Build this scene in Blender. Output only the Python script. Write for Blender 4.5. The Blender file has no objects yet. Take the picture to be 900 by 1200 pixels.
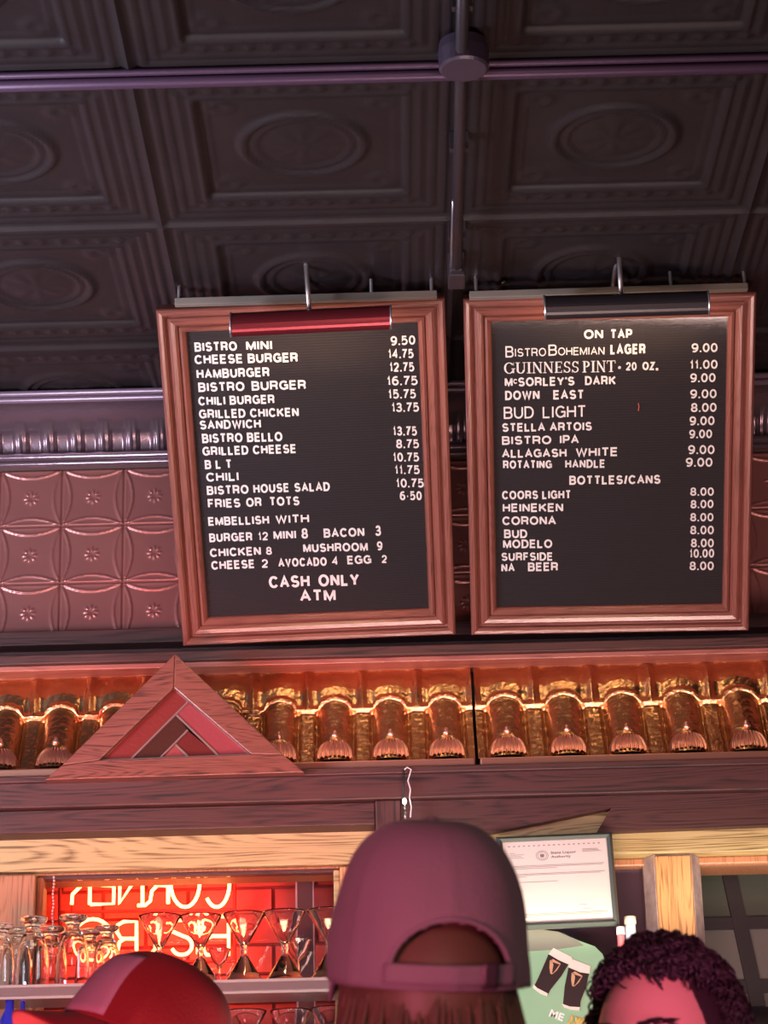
import bpy, bmesh, math, random
import numpy as np
from mathutils import Vector, Matrix, Euler
random.seed(7); np.random.seed(7)
PI = math.pi
SC = bpy.context.scene
COL = SC.collection

# ------------------------------------------------------------------ camera
FPX = 2775.0                      # focal length in pixels of the 900x1200 frame
PITCH = math.radians(19.8); ROLL = math.radians(1.43)
CAM = Vector((0, -5.5, 1.25))
FW = Vector((0, math.cos(PITCH), math.sin(PITCH)))
R0 = Vector((1, 0, 0)); U0 = Vector((0, -math.sin(PITCH), math.cos(PITCH)))
RT = R0*math.cos(ROLL) - U0*math.sin(ROLL)
UP = R0*math.sin(ROLL) + U0*math.cos(ROLL)
cd = bpy.data.cameras.new('camera'); cam = bpy.data.objects.new('camera', cd); COL.objects.link(cam)
cd.sensor_fit = 'VERTICAL'; cd.sensor_height = 36.0; cd.lens = 36.0*FPX/1200
cd.clip_start = 0.05
cd.dof.use_dof = True; cd.dof.focus_distance = 5.55; cd.dof.aperture_fstop = 12
M = Matrix((RT, UP, -FW)).transposed().to_4x4(); M.translation = CAM
cam.matrix_world = M
SC.camera = cam

# ------------------------------------------------------------------ world, exposure, lights
SC.view_settings.view_transform = 'Standard'
SC.view_settings.look = 'None'
SC.view_settings.gamma = 1.0
SC.view_settings.exposure = 0.0
w = bpy.data.worlds.new('world'); SC.world = w; w.use_nodes = True
bg = w.node_tree.nodes['Background']; bg.inputs[0].default_value = (0.62, 0.42, 0.46, 1); bg.inputs[1].default_value = 0.115

def area(name, loc, aim, sx, sy, power, color, spread=180):
    l = bpy.data.lights.new(name, 'AREA'); l.shape = 'RECTANGLE'; l.size = sx; l.size_y = sy
    l.energy = power; l.color = color; l.spread = math.radians(spread)
    o = bpy.data.objects.new(name, l); COL.objects.link(o); o.location = loc
    o.rotation_euler = (Vector(aim)-Vector(loc)).to_track_quat('-Z', 'Y').to_euler()
    return o
def spot(name, loc, aim, power, color, ang, blend=.6, rad=.05):
    l = bpy.data.lights.new(name, 'SPOT'); l.energy = power; l.color = color
    l.spot_size = math.radians(ang); l.spot_blend = blend; l.shadow_soft_size = rad
    o = bpy.data.objects.new(name, l); COL.objects.link(o); o.location = loc
    o.rotation_euler = (Vector(aim)-Vector(loc)).to_track_quat('-Z', 'Y').to_euler()
    return o
area('board_fill_light', (0.15, -2.5, 1.0), (0.1, -.2, 2.8), 1.8, .5, 38, (1, .68, .60), 110)  # added fill from below for the boards, no lamp stands here
area('warm_fill_light', (0.6, -6.8, 1.9), (0.1, 0, 2.7), 1.4, .6, 30, (1, .60, .52))  # added frontal fill from behind the camera
area('cool_fill_light', (-2.3, -2.3, 2.1), (-1.25, -1.1, 3.5), .8, .8, 70, (.84, .84, 1.0), 130)  # added cool light on the left ceiling, standing in for haze
spot('red_fill_spot', (-1.3, -3.0, 1.1), (-.50, -.35, 2.40), 290, (1, .08, .05), 23, 1.0, .1)  # added red spot tinting the pediment and header
spot('pink_fill_spot', (.50, -4.7, 1.15), (.31, -2.85, 1.64), 170, (1, .19, .52), 11, 1.0, .06)  # added pink spot aimed at the right-hand forehead
spot('magenta_fill_spot', (-.75, -4.7, 1.25), (-.02, -3.3, 1.66), 88, (1, .19, .32), 26, .8, .1)  # added magenta spot colouring the middle cap
spot('red_cap_fill_spot', (-.75, -4.3, 1.1), (-.36, -2.5, 1.62), 60, (1, .15, .28), 20, .9, .1)  # added red spot colouring the left cap
area('back_bar_strip', (-.60, -.50, 2.03), (-.58, -.27, 2.27), 1.1, .03, .42, (1, .80, .42), 56)
area('back_bar_strip_right', (.70, -.50, 2.03), (.70, -.27, 2.27), 1.3, .03, 1.3, (1, .86, .60), 56)

# ------------------------------------------------------------------ pixel measurements -> world points
def ray(px, py): return FW*FPX + RT*(px-450) + UP*(600-py)
def P(px, py, Y):
    d = ray(px, py); return CAM + d*((Y-CAM.y)/d.y)
def ZR(py, Y, px=450): return P(px, py, Y).z

# ------------------------------------------------------------------ helpers
def tag(o, label=None, cat=None, group=None, kind=None):
    if label: o['label'] = label
    if cat: o['category'] = cat
    if group: o['group'] = group
    if kind: o['kind'] = kind
    return o
def empty(name, loc=(0,0,0), rot=(0,0,0), label=None, cat=None, group=None, kind=None):
    o = bpy.data.objects.new(name, None); COL.objects.link(o); o.location = loc; o.rotation_euler = rot
    o.empty_display_size = .05
    return tag(o, label, cat, group, kind)
def link(name, me, parent=None, mat=None, smooth=False):
    o = bpy.data.objects.new(name, me); COL.objects.link(o)
    if parent is not None: o.parent = parent
    if mat is not None and not me.materials: me.materials.append(mat)
    if smooth and me.polygons: me.polygons.foreach_set('use_smooth', [True]*len(me.polygons))
    return o
def copy_tree(o, parent=None):
    c = o.copy(); COL.objects.link(c); c.parent = parent
    for ch in o.children: copy_tree(ch, c)
    return c
class MB:
    def __init__(s): s.v = []; s.f = []
    def add(s, vs, fs):
        b = len(s.v); s.v += [tuple(v) for v in vs]; s.f += [tuple(i+b for i in f) for f in fs]; return s
    def box(s, x0, x1, y0, y1, z0, z1, mat=None):
        vs = [Vector((x, y, z)) for z in (z0, z1) for y in (y0, y1) for x in (x0, x1)]
        if mat is not None: vs = [mat@v for v in vs]
        return s.add(vs, [(0,2,3,1),(4,5,7,6),(0,1,5,4),(2,6,7,3),(0,4,6,2),(1,3,7,5)])
    def prism(s, pts, y0, y1):            # pts: list of (x,z), extruded along y
        n = len(pts); vs = [(x, y0, z) for x, z in pts] + [(x, y1, z) for x, z in pts]
        fs = [tuple(range(n)), tuple(range(2*n-1, n-1, -1))]
        fs += [(i, i+n, (i+1) % n + n, (i+1) % n) for i in range(n)]
        return s.add(vs, fs)
    def tube(s, pts, r, n=8, cap=True):
        pts = [Vector(p) for p in pts]; m = len(pts)
        rs = r if isinstance(r, (list, tuple)) else [r]*m
        vs = []; ref = None
        for i, p in enumerate(pts):
            t = (pts[min(i+1, m-1)] - pts[max(i-1, 0)])
            if t.length < 1e-9: t = Vector((0,0,1))
            t.normalize()
            if ref is None: ref = Vector((0,0,1)) if abs(t.z) < .9 else Vector((1,0,0))
            a = (ref - t*ref.dot(t)); a.normalize(); ref = a; b = t.cross(a)
            for k in range(n):
                an = 2*PI*k/n; vs.append(p + (a*math.cos(an)+b*math.sin(an))*rs[i])
        fs = [(i*n+k, i*n+(k+1) % n, (i+1)*n+(k+1) % n, (i+1)*n+k) for i in range(m-1) for k in range(n)]
        if cap and n > 2: fs += [tuple(range(n-1, -1, -1)), tuple((m-1)*n+k for k in range(n))]
        return s.add(vs, fs)
    def lathe(s, prof, n=28, c=(0,0,0), close=False):   # prof (r,z)
        m = len(prof); vs = [(c[0]+r*math.cos(2*PI*k/n), c[1]+r*math.sin(2*PI*k/n), c[2]+z) for r, z in prof for k in range(n)]
        fs = [(i*n+k, i*n+(k+1) % n, (i+1)*n+(k+1) % n, (i+1)*n+k) for i in range(m-1) for k in range(n)]
        if close: fs += [((m-1)*n+k, (m-1)*n+(k+1) % n, (k+1) % n, k) for k in range(n)]
        return s.add(vs, fs)
    def ell(s, c, r, nu=16, nv=10, mat=None):
        vs = []; 
        for j in range(nv+1):
            th = PI*j/nv
            for i in range(nu):
                ph = 2*PI*i/nu
                v = Vector((r[0]*math.sin(th)*math.cos(ph), r[1]*math.sin(th)*math.sin(ph), r[2]*math.cos(th)))
                if mat is not None: v = mat@v
                vs.append(Vector(c)+v)
        fs = [(j*nu+i, (j+1)*nu+i, (j+1)*nu+(i+1) % nu, j*nu+(i+1) % nu) for j in range(nv) for i in range(nu)]
        return s.add(vs, fs)
    def mesh(s, name, mat=None, smooth=False):
        me = bpy.data.meshes.new(name); me.from_pydata(s.v, [], s.f); me.validate()
        if mat: me.materials.append(mat)
        bm = bmesh.new(); bm.from_mesh(me); bmesh.ops.recalc_face_normals(bm, faces=bm.faces); bm.to_mesh(me); bm.free()
        if smooth: me.polygons.foreach_set('use_smooth', [True]*len(me.polygons))
        return me
    def build(s, name, mat=None, parent=None, smooth=False, bevel=0):
        o = link(name, s.mesh(name, mat, smooth), parent)
        if bevel:
            m = o.modifiers.new('bevel', 'BEVEL'); m.width = bevel; m.segments = 2; m.limit_method = 'ANGLE'
        return o
def grid_mesh(name, nu, nv, fn, mat=None, flip=False, smooth=True):
    vs = [fn(i/nu, j/nv) for j in range(nv+1) for i in range(nu+1)]
    fs = []
    for j in range(nv):
        for i in range(nu):
            a = j*(nu+1)+i; q = (a, a+1, a+nu+2, a+nu+1)
            fs.append(q[::-1] if flip else q)
    me = bpy.data.meshes.new(name); me.from_pydata([tuple(v) for v in vs], [], fs)
    if mat: me.materials.append(mat)
    if smooth: me.polygons.foreach_set('use_smooth', [True]*len(me.polygons))
    return me

# ------------------------------------------------------------------ materials
def mat(name, col, rough=.5, metal=0, bump=None, var=None, spec=None, emit=None, trans=0, coat=0, sheen=0, ior=None):
    m = bpy.data.materials.new(name); m.use_nodes = True; nt = m.node_tree; b = nt.nodes['Principled BSDF']
    b.inputs['Base Color'].default_value = (*col, 1); b.inputs['Roughness'].default_value = rough; b.inputs['Metallic'].default_value = metal
    if spec is not None: b.inputs['Specular IOR Level'].default_value = spec
    if emit: b.inputs['Emission Color'].default_value = (*emit[0], 1); b.inputs['Emission Strength'].default_value = emit[1]
    if trans: b.inputs['Transmission Weight'].default_value = trans
    if coat: b.inputs['Coat Weight'].default_value = coat; b.inputs['Coat Roughness'].default_value = .12
    if sheen: b.inputs['Sheen Weight'].default_value = sheen
    if ior: b.inputs['IOR'].default_value = ior
    tc = nt.nodes.new('ShaderNodeTexCoord')
    if var:                                   # (scale, amount, second colour)
        n = nt.nodes.new('ShaderNodeTexNoise'); n.inputs['Scale'].default_value = var[0]; n.inputs['Detail'].default_value = 5
        nt.links.new(tc.outputs['Object'], n.inputs['Vector'])
        r = nt.nodes.new('ShaderNodeValToRGB'); r.color_ramp.elements[0].position = .5-var[1]; r.color_ramp.elements[1].position = .5+var[1]
        r.color_ramp.elements[0].color = (*col, 1); r.color_ramp.elements[1].color = (*var[2], 1)
        nt.links.new(n.outputs['Fac'], r.inputs[0]); nt.links.new(r.outputs[0], b.inputs['Base Color'])
    if bump:                                  # (scale, strength, distance)
        n = nt.nodes.new('ShaderNodeTexNoise'); n.inputs['Scale'].default_value = bump[0]; n.inputs['Detail'].default_value = 4
        nt.links.new(tc.outputs['Object'], n.inputs['Vector'])
        bp = nt.nodes.new('ShaderNodeBump'); bp.inputs['Strength'].default_value = bump[1]; bp.inputs['Distance'].default_value = bump[2]
        nt.links.new(n.outputs['Fac'], bp.inputs['Height']); nt.links.new(bp.outputs[0], b.inputs['Normal'])
    return m
def wood(name, c0, c1, axis='x', rough=.4, scale=1.0, coat=.2, off=(0,0,0), seed=0.0, contrast=.42):
    m = bpy.data.materials.new(name); m.use_nodes = True; nt = m.node_tree; b = nt.nodes['Principled BSDF']
    tc = nt.nodes.new('ShaderNodeTexCoord'); mp = nt.nodes.new('ShaderNodeMapping')
    s = {'x': (.75, 10, 10), 'z': (10, 10, .75), 'y': (10, .75, 10)}[axis]
    mp.inputs['Scale'].default_value = tuple(a*scale for a in s); mp.inputs['Location'].default_value = (seed, seed*.7, seed*1.3)
    nt.links.new(tc.outputs['Object'], mp.inputs['Vector'])
    n0 = nt.nodes.new('ShaderNodeTexNoise'); n0.inputs['Scale'].default_value = 1.1; n0.inputs['Detail'].default_value = 1.5
    nt.links.new(mp.outputs[0], n0.inputs['Vector'])
    mul = nt.nodes.new('ShaderNodeMath'); mul.operation = 'MULTIPLY'; mul.inputs[1].default_value = 24
    nt.links.new(n0.outputs['Fac'], mul.inputs[0])
    fr = nt.nodes.new('ShaderNodeMath'); fr.operation = 'PINGPONG'; fr.inputs[1].default_value = .5
    nt.links.new(mul.outputs[0], fr.inputs[0])
    mp2 = nt.nodes.new('ShaderNodeMapping'); s2 = {'x': (6, 160, 160), 'z': (160, 160, 6), 'y': (160, 6, 160)}[axis]
    mp2.inputs['Scale'].default_value = tuple(a*scale for a in s2); nt.links.new(tc.outputs['Object'], mp2.inputs['Vector'])
    n1 = nt.nodes.new('ShaderNodeTexNoise'); n1.inputs['Scale'].default_value = 1; n1.inputs['Detail'].default_value = 3
    nt.links.new(mp2.outputs[0], n1.inputs['Vector'])
    ad = nt.nodes.new('ShaderNodeMath'); ad.operation = 'MULTIPLY_ADD'; ad.inputs[1].default_value = 1.5
    nt.links.new(n1.outputs['Fac'], ad.inputs[0]); nt.links.new(fr.outputs[0], ad.inputs[2])
    r = nt.nodes.new('ShaderNodeValToRGB'); r.color_ramp.elements[0].position = 1.0-contrast; r.color_ramp.elements[1].position = 1.0+contrast
    r.color_ramp.elements[0].color = (*c0, 1); r.color_ramp.elements[1].color = (*c1, 1)
    nt.links.new(ad.outputs[0], r.inputs[0]); nt.links.new(r.outputs[0], b.inputs['Base Color'])
    bp = nt.nodes.new('ShaderNodeBump'); bp.inputs['Strength'].default_value = .35; bp.inputs['Distance'].default_value = .001
    nt.links.new(ad.outputs[0], bp.inputs['Height']); nt.links.new(bp.outputs[0], b.inputs['Normal'])
    b.inputs['Roughness'].default_value = rough; b.inputs['Coat Weight'].default_value = coat; b.inputs['Coat Roughness'].default_value = .25
    return m
def pane_mat(name, tint=(1,1,1), gloss=.08, rough=.02):
    m = bpy.data.materials.new(name); m.use_nodes = True; nt = m.node_tree; nt.nodes.clear()
    o = nt.nodes.new('ShaderNodeOutputMaterial'); mx = nt.nodes.new('ShaderNodeMixShader'); t = nt.nodes.new('ShaderNodeBsdfTransparent'); g = nt.nodes.new('ShaderNodeBsdfGlossy')
    t.inputs[0].default_value = (*tint, 1); g.inputs['Roughness'].default_value = rough
    lw = nt.nodes.new('ShaderNodeLayerWeight'); lw.inputs[0].default_value = .25
    ad = nt.nodes.new('ShaderNodeMath'); ad.operation = 'MULTIPLY_ADD'; ad.inputs[1].default_value = .5; ad.inputs[2].default_value = gloss
    nt.links.new(lw.outputs['Fresnel'], ad.inputs[0]); nt.links.new(ad.outputs[0], mx.inputs[0])
    nt.links.new(t.outputs[0], mx.inputs[1]); nt.links.new(g.outputs[0], mx.inputs[2]); nt.links.new(mx.outputs[0], o.inputs[0])
    return m

mTinDark = mat('dark_bronze_tin', (.020, .015, .017), .52, .12, bump=(60, .25, .002), var=(9, .3, (.014, .010, .012)), spec=.35)
mTinRed = mat('burgundy_tin', (.30, .115, .105), .33, .45, bump=(50, .12, .001), var=(12, .3, (.25, .095, .09)))
mCove = mat('aubergine_gloss_tin', (.20, .14, .17), .25, .7, bump=(60, .3, .002))
mCopper = mat('copper', (.76, .44, .23), .27, 1.0, bump=(42, .6, .009), var=(14, .25, (.55, .27, .13)))
mEave = mat('dull_copper', (.50, .24, .17), .45, .7, bump=(60, .2, .001))
mCopperPink = mat('rosy_copper', (.92, .50, .42), .32, 1.0, bump=(90, .4, .001))
mTrimRed = wood('red_lit_strip', (.22, .06, .05), (.38, .13, .10), 'x', .35)  # red light falling on the strip put into its colour
mFrame = wood('cherry_frame_wood', (.14, .045, .034), (.21, .068, .052), 'x', .28, 1.6, .5, contrast=.4)
mFrameV = wood('cherry_frame_wood_upright', (.14, .045, .034), (.21, .068, .052), 'z', .28, 1.6, .5, contrast=.4)
mDark = wood('dark_stained_oak', (.016, .006, .006), (.070, .021, .019), 'x', .6, 1.0, .04)
mDark2 = wood('dark_stained_oak_lower', (.018, .006, .006), (.066, .020, .018), 'x', .6, 1.3, .04, seed=4.2)
mDarkV = wood('dark_stained_oak_upright', (.018, .006, .006), (.066, .020, .018), 'z', .6, 1.3, .04, seed=2.2)
mPed = wood('pediment_oak', (.06, .015, .012), (.20, .062, .045), 'x', .42, 2.0, .25, seed=7.7)
mPale = wood('pale_lit_oak', (.15, .095, .035), (.43, .32, .15), 'x', .5, 1.1, .15, seed=3.1)  # lamplight on the frieze put into this oak's colour
mOakV = wood('weathered_oak_upright', (.20, .085, .03), (.56, .29, .12), 'z', .5, 1.7, .15, seed=1.4)
mOakPost = wood('brown_oak_upright', (.20, .075, .035), (.38, .16, .08), 'z', .5, 1.4, .15, seed=9.4)
mFelt = None
mLetter = mat('cream_plastic_letter', (.95, .92, .88), .35)
mPane = pane_mat('clear_pane', (1, 1, 1), .03)
mDoorPane = pane_mat('board_glass', (.97, .96, .97), .02, .05)
mGlass = mat('clear_glass', (1, 1, 1), .02, 0, trans=1, ior=1.45)
mShelf = mat('grey_painted_shelf', (.15, .10, .10), .35, 0, bump=(30, .2, .001))
mShelfEdge = mat('pale_shelf_edge', (.34, .28, .27), .3)
mBlackMetal = mat('black_painted_metal', (.022, .018, .022), .32, .3)
mShadeRed = mat('red_lit_metal', (.20, .025, .035), .28, .7, bump=(18, .2, .002))  # red light on the lamp hood put into the metal colour
mSteel = mat('brushed_steel', (.50, .46, .47), .3, .9)
mRail = mat('grey_rail', (.17, .15, .13), .5)
mBlack = mat('black_paint', (.02, .018, .02), .5)
mSkin = mat('skin', (.72, .36, .27), .42, 0, bump=(160, .15, .0006))
mHairDark = mat('dark_curly_hair', (.035, .018, .022), .42)
mHairBrown = mat('light_brown_hair', (.13, .07, .045), .5)

def felt_mat():
    m = mat('black_grooved_felt', (.015, .011, .013), .8)
    nt = m.node_tree; b = nt.nodes['Principled BSDF']; tc = nt.nodes.new('ShaderNodeTexCoord')
    wv = nt.nodes.new('ShaderNodeTexWave'); wv.bands_direction = 'Z'; wv.inputs['Scale'].default_value = 50
    nt.links.new(tc.outputs['Object'], wv.inputs['Vector'])
    bp = nt.nodes.new('ShaderNodeBump'); bp.inputs['Distance'].default_value = .001; bp.inputs['Strength'].default_value = .5
    nt.links.new(wv.outputs['Fac'], bp.inputs['Height']); nt.links.new(bp.outputs[0], b.inputs['Normal'])
    return m
mFelt = felt_mat()

# ================================================================== SETTING
CZ = 3.50                                   # ceiling height
fl = MB().box(-4, 4, -8, .3, -.05, 0).build('floor', wood('brown_floor_boards', (.06, .03, .02), (.12, .06, .04), 'y'));  tag(fl, kind='structure')
MB().box(-4, 4, .15, .25, 0, 3.6).build('wall_back', mat('dark_plaster', (.05, .03, .035), .7))['kind'] = 'structure'
ce = MB().box(-4, 4, -8, .25, CZ+.02, CZ+.08).build('ceiling', mTinDark); ce['kind'] = 'structure'

# --- ceiling: pressed tin panels 2 ft square
TS = .611
cx0 = P(355, 170, -5.5+2.25/math.tan(PITCH+math.atan(430/FPX))).x
cyb = -5.5 + 4.435
def ceil_h(u, v):                           # relief in metres, downwards positive
    au, av = abs(u), abs(v); d = .5-max(au, av); h = 0
    g = lambda x, c, s: math.exp(-((x-c)/s)**2)
    h += .016*g(d, 0, .016)
    h += .010*g(d, .045, .011) + .008*g(d, .085, .009)
    if au > av: h += .009*g(.5-au, .125, .010)
    st = max(0, min(1, (d-.165)/.02)); h -= .012*st
    h += .009*g(d, .165, .010)
    h += .006*g(d, .20, .007)
    r = math.hypot(u, v)
    h += .013*g(r, .195, .014) + .008*g(r, .155, .010)
    if r < .14: h += .008*(1-(r/.14)**2)*(1+.25*math.cos(8*math.atan2(v, u)))
    if av > au:                              # bead row
        e = .5-av
        h += .009*g(e, .125, .014)*max(0, math.cos(2*PI*u/.068))
    cr = math.hypot(au-.25, av-.25)
    h += .006*g(cr, .03, .018)
    return h
tin = grid_mesh('tin_panel', 84, 84, lambda a, b: ((a-.5)*TS, (b-.5)*TS, -.8*ceil_h(a-.5, b-.5)), mTinDark, flip=True)
for j in range(-6, 2):
    for i in range(-5, 6):
        y = cyb + (j+.5)*TS
        if y-TS/2 > -.15: continue
        o = link('tin_panel', tin, ce); o.location = (cx0+i*TS, y, CZ)
# moulding on the nearest grid line, purple light put into its colour
yb = cyb - TS
mb = MB().tube([(-3, yb, CZ-.022), (3, yb, CZ-.022)], .012, 10).tube([(-3, yb-.022, CZ-.014), (3, yb-.022, CZ-.014)], .007, 8)
t = mb.build('trim_1', mat('violet_lit_moulding', (.075, .04, .08), .4, .3), smooth=True); t['kind'] = 'structure'

# --- upper wall carcass and cove cornice
ZT = ZR(550, 0, 100)                        # top of tile field
ZL = ZR(744, -.02, 100)                     # bottom of tile field
up = MB().box(-3.2, 3.2, .005, .15, ZR(975, -.2), CZ+.02).build('wall_upper', mat('dark_wall_backing', (.10, .05, .05), .6)); up['kind'] = 'structure'
UW = .0685
zc0 = ZT+.028; zc1 = CZ-.01; yc = -.145
def cove(a, b):                              # a across one flute, b up the cove
    u = a-.5; th = b*PI/2
    y = yc*(1-math.cos(th)); z = zc0+(zc1-zc0)*math.sin(th)
    y, z = yc*(1-math.cos(th))*1.0-.012, zc0+(zc1-zc0)*math.sin(th)
    fade = max(0, 1-b/.55)
    g = lambda x, c, s: math.exp(-((x-c)/s)**2)
    rib = .012*g(abs(u), .5, .10)+.009*g(abs(u), .34, .05)
    pocket = -.006 if (abs(u) < .24 and .06 < b < .4) else 0
    d = (rib*fade**.6 if fade > 0 else 0)+pocket
    n = (-math.cos(th), -math.sin(th))       # outwards (towards the room, down)
    return (u*UW, y+d*n[0], z+d*n[1])
flute = grid_mesh('cove_flute', 20, 26, cove, mCove)
cor = empty('trim_2', (0, 0, 0), kind='structure')
for k in range(-34, 35):
    o = link('flute', flute, cor); o.location.x = P(105, 515, -.03).x + k*UW
mb = MB()
for yy, zz, r in ((-.030, zc0-.004, .011), (-.022, zc0-.019, .008)): mb.tube([(-2.6, yy, zz), (2.6, yy, zz)], r, 8)
mb.build('bead_moulding', mCove, cor, True)
mb = MB()
for yy, zz, r in ((yc-.02, zc1-.006, .009), (yc-.045, zc1+.0, .008)): mb.tube([(-2.6, yy, zz), (2.6, yy, zz)], r, 8)
mb.build('roll_moulding', mat('violet_grey_roll', (.20, .14, .19), .35, .4), cor, True)

# --- burgundy tin wall tiles
TW = (P(145, 650, 0)-P(72, 650, 0)).x
TH = (ZT-ZL)/2.93
def tile_h(u, v):
    g = lambda x, s: math.exp(-(x/s)**2)
    h = -.003*g(.5-max(abs(u), abs(v)), .012) + .0022*g(.47-abs(v), .012) + .001*g(.47-abs(u), .012)
    for a, b in ((u, v), (v, u)):           # lens arcs bulging in from each side
        arc = .46-.10*(1-(a/.42)**2) if abs(a) < .42 else .46
        e = arc-abs(b)
        if abs(a) < .43:
            h += .0058*g(e, .013)
            if e < 0: h += .0016*min(1, -e/.03)
    for sx in (-1, 1):
        for sy in (-1, 1): h += .003*g(math.hypot(u-sx*.465, v-sy*.465), .02)
    r = math.hypot(u, v); th = math.atan2(v, u)
    if r < .16: h += .0055*math.cos(4*th)**4*g(r-.075, .035)
    return h
wt = grid_mesh('wall_tile', 50, 50, lambda a, b: ((a-.5)*TW, -tile_h(a-.5, b-.5), (b-.5)*TH), mTinRed)
tiles = up
xj = P(72, 620, 0).x
for j in range(3):
    for i in range(-9, 15):
        o = link('wall_tile', wt, tiles); o.location = (xj+(i+.5)*TW, 0, ZT-(j+.5)*TH)
# dark ledge rail + red-lit strip
za, zb = ZR(743, -.05), ZR(762, -.21)
led = MB().box(-3.2, 3.2, -.05, .01, ZL-.004-.028, ZL+.004).build('trim_3', mDark, bevel=.003); led['kind'] = 'structure'
led = MB().box(-3.2, 3.2, -.215, .01, ZR(768, -.215), ZR(757, -.215)).build('trim_4', mDark2, bevel=.003); led['kind'] = 'structure'
yR = -.20
led = MB().box(-3.2, 3.2, yR, .01, ZR(776, yR), ZR(768, -.215)).build('trim_5', mTrimRed, bevel=.002); led['kind'] = 'structure'

# ================================================================== copper roof-tile fascia
zt = ZR(777, -.17); zw = ZR(827, -.19); zbt = ZR(893, -.31)
YT, YW, YB = -.12, -.185, -.30
def fas_units(W):
    N1, N2, NU = 14, 18, 36
    def pt(a, b):
        u = a-.5; bump = math.sqrt(max(0, 1-(u/.30)**2)) if abs(u) < .30 else 0
        sm = bump
        zl = zw+.026*sm
        g = lambda x, s: math.exp(-(x/s)**2)
        if b <= .42:                        # concave upper pan
            t = b/.42; th = t*PI/2
            y = YT+(YW-YT)*t-.014*math.sin(PI*min(1, t*1.1)); z = zt+(zl-zt)*t
            rib = .016*g(abs(abs(u)-.5), .07)*(1-.4*t)*min(1, t*6)
            y -= rib; y -= .012*g(t, .07)
        elif b <= .48:                      # rolled wavy lip
            t = (b-.42)/.06; y = YW-.014*math.sin(t*PI)-.010*sm*t; z = zl-.012*t
        else:                               # barrels running down to the eave
            t = (b-.48)/.52; zl2 = zl-.012
            y = YW+(YB+.03-YW)*t**1.15 - (.010+.022*min(1, t*1.6))*sm; z = zl2+(zbt+.012-zl2)*t
            y += .010*g(abs(abs(u)-.33), .03)
        return (u*W, y, z)
    nv = 46
    return grid_mesh('roof_tile', NU, nv, pt, mCopper, flip=True)
def shell_mesh():
    mb = MB(); R = .048; n = 9
    def pt(a, b):
        ang = (a-.5)*PI*.92; ridge = abs(math.sin(a*n*PI))
        r = b*R
        x = math.sin(ang)*r*1.0*(.25+.75*b**.3); z = -(1-math.cos(ang)**2*0)*0
        # fan: apex at top centre, ridges run down to a straight foot
        t = b; fx = (a-.5)*2
        x = fx*.0445*math.sqrt(max(0, 1-(1-t)**2.3))
        z = .058*(1-t) 
        y = -(.006+.022*math.sqrt(max(0, 1-fx*fx))*(.35+.65*math.sin(t*PI*.55)) + .008*ridge*t**.5)
        return (x, y, z)
    me = grid_mesh('shell', 54, 14, pt, mCopperPink, flip=True)
    return me
shell = shell_mesh()
knob = MB().ell((0, -.018, .062), (.009, .008, .006), 10, 6).ell((0, -.016, .072), (.005, .005, .007), 10, 6).mesh('finial', mCopperPink, True)
def fascia(xa, W, n, label, crack):
    e = empty('copper_fascia', (xa, 0, 0), label=label, cat='roof cladding', group='copper fascia sections')
    um = fas_units(W)
    for k in range(n):
        o = link('roof_tile', um, e); o.location.x = (k+.5)*W
        s = link('shell_ornament', shell, o); s.location = (0, YB+.032, zbt+.010); s.rotation_euler.x = math.radians(-18)
        s2 = link('finial', knob, s)
    MB().box(.002, n*W-.002, YB-.022, YB+.05, zbt-.016, zbt+.002).build('eave_strip', mEave, e, bevel=.003)
    MB().tube([(.002, YT-.02, zt+.002), (n*W-.002, YT-.02, zt+.002)], .007, 8).build('top_roll', mCopper, e, True)
    return e
WL = (P(515, 820, -.2)-P(65, 833, -.2)).x/7
WR = (P(802, 815, -.2)-P(595, 820, -.2)).x/3
seam = P(555, 830, -.2).x
pk = P(515, 820, -.2).x
nL = 13
fascia(seam-.003-nL*WL, WL, nL, 'copper roof tile fascia section left of the vertical crack, running behind the triangular pediment', -1)
fascia(seam+.004, WR, 9, 'copper roof tile fascia section right of the vertical crack, under the second menu board', 1)
zc = lambda r, y: ZR(r, y)
mb = MB(); pts = [(YT-.035, zt), (YT-.05, zt-.04), (YW-.03, zw), (YB+.0, (zw+zbt)/2-.03), (YB-.03, zbt)]
for i in range(4):
    (ya, z1), (y2, z2) = pts[i], pts[i+1]
    mb.add([(seam-.004+.002*i, ya, z1), (seam+.004, ya, z1), (seam+.006, y2, z2), (seam-.004+.003*i, y2, z2)], [(0, 1, 2, 3)])
tag(MB().box(seam-.012, seam+.012, YT+.02, 0, zbt, zt).build('trim_6', mBlack), kind='structure')

# ================================================================== header boards
HY = -.36
hz0, hz1, hz2 = ZR(903, HY), ZR(937, HY), ZR(966, HY+.02)
h = empty('trim_7', kind='structure')
MB().box(-3.2, 3.2, HY, -.20, hz1+.001, hz0).build('upper_header_board', mDark, h, bevel=.004)
MB().box(-3.2, 3.2, HY-.012, -.20, hz0-.010, hz0+.006).build('bead_strip', mDark2, h, bevel=.003)
xl = P(440, 960, HY).x
MB().box(-3.2, xl, HY+.02, -.18, hz2, hz1).build('lower_header_board', mDark2, h, bevel=.003)
MB().box(xl, P(470, 960, HY).x, HY+.005, -.18, ZR(990, HY), hz1).build('joint_block', mDarkV, h, bevel=.003)
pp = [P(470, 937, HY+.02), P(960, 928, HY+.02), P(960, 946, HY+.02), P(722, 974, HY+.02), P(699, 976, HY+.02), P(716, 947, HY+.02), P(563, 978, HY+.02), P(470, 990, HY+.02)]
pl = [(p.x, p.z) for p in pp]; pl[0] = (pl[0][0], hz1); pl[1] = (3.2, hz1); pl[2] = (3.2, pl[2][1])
MB().prism(pl, HY+.02, HY+.05).build('lower_header_board', mDark2, h)  # sloped lower edge cut along the shadow line on the oak
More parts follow.
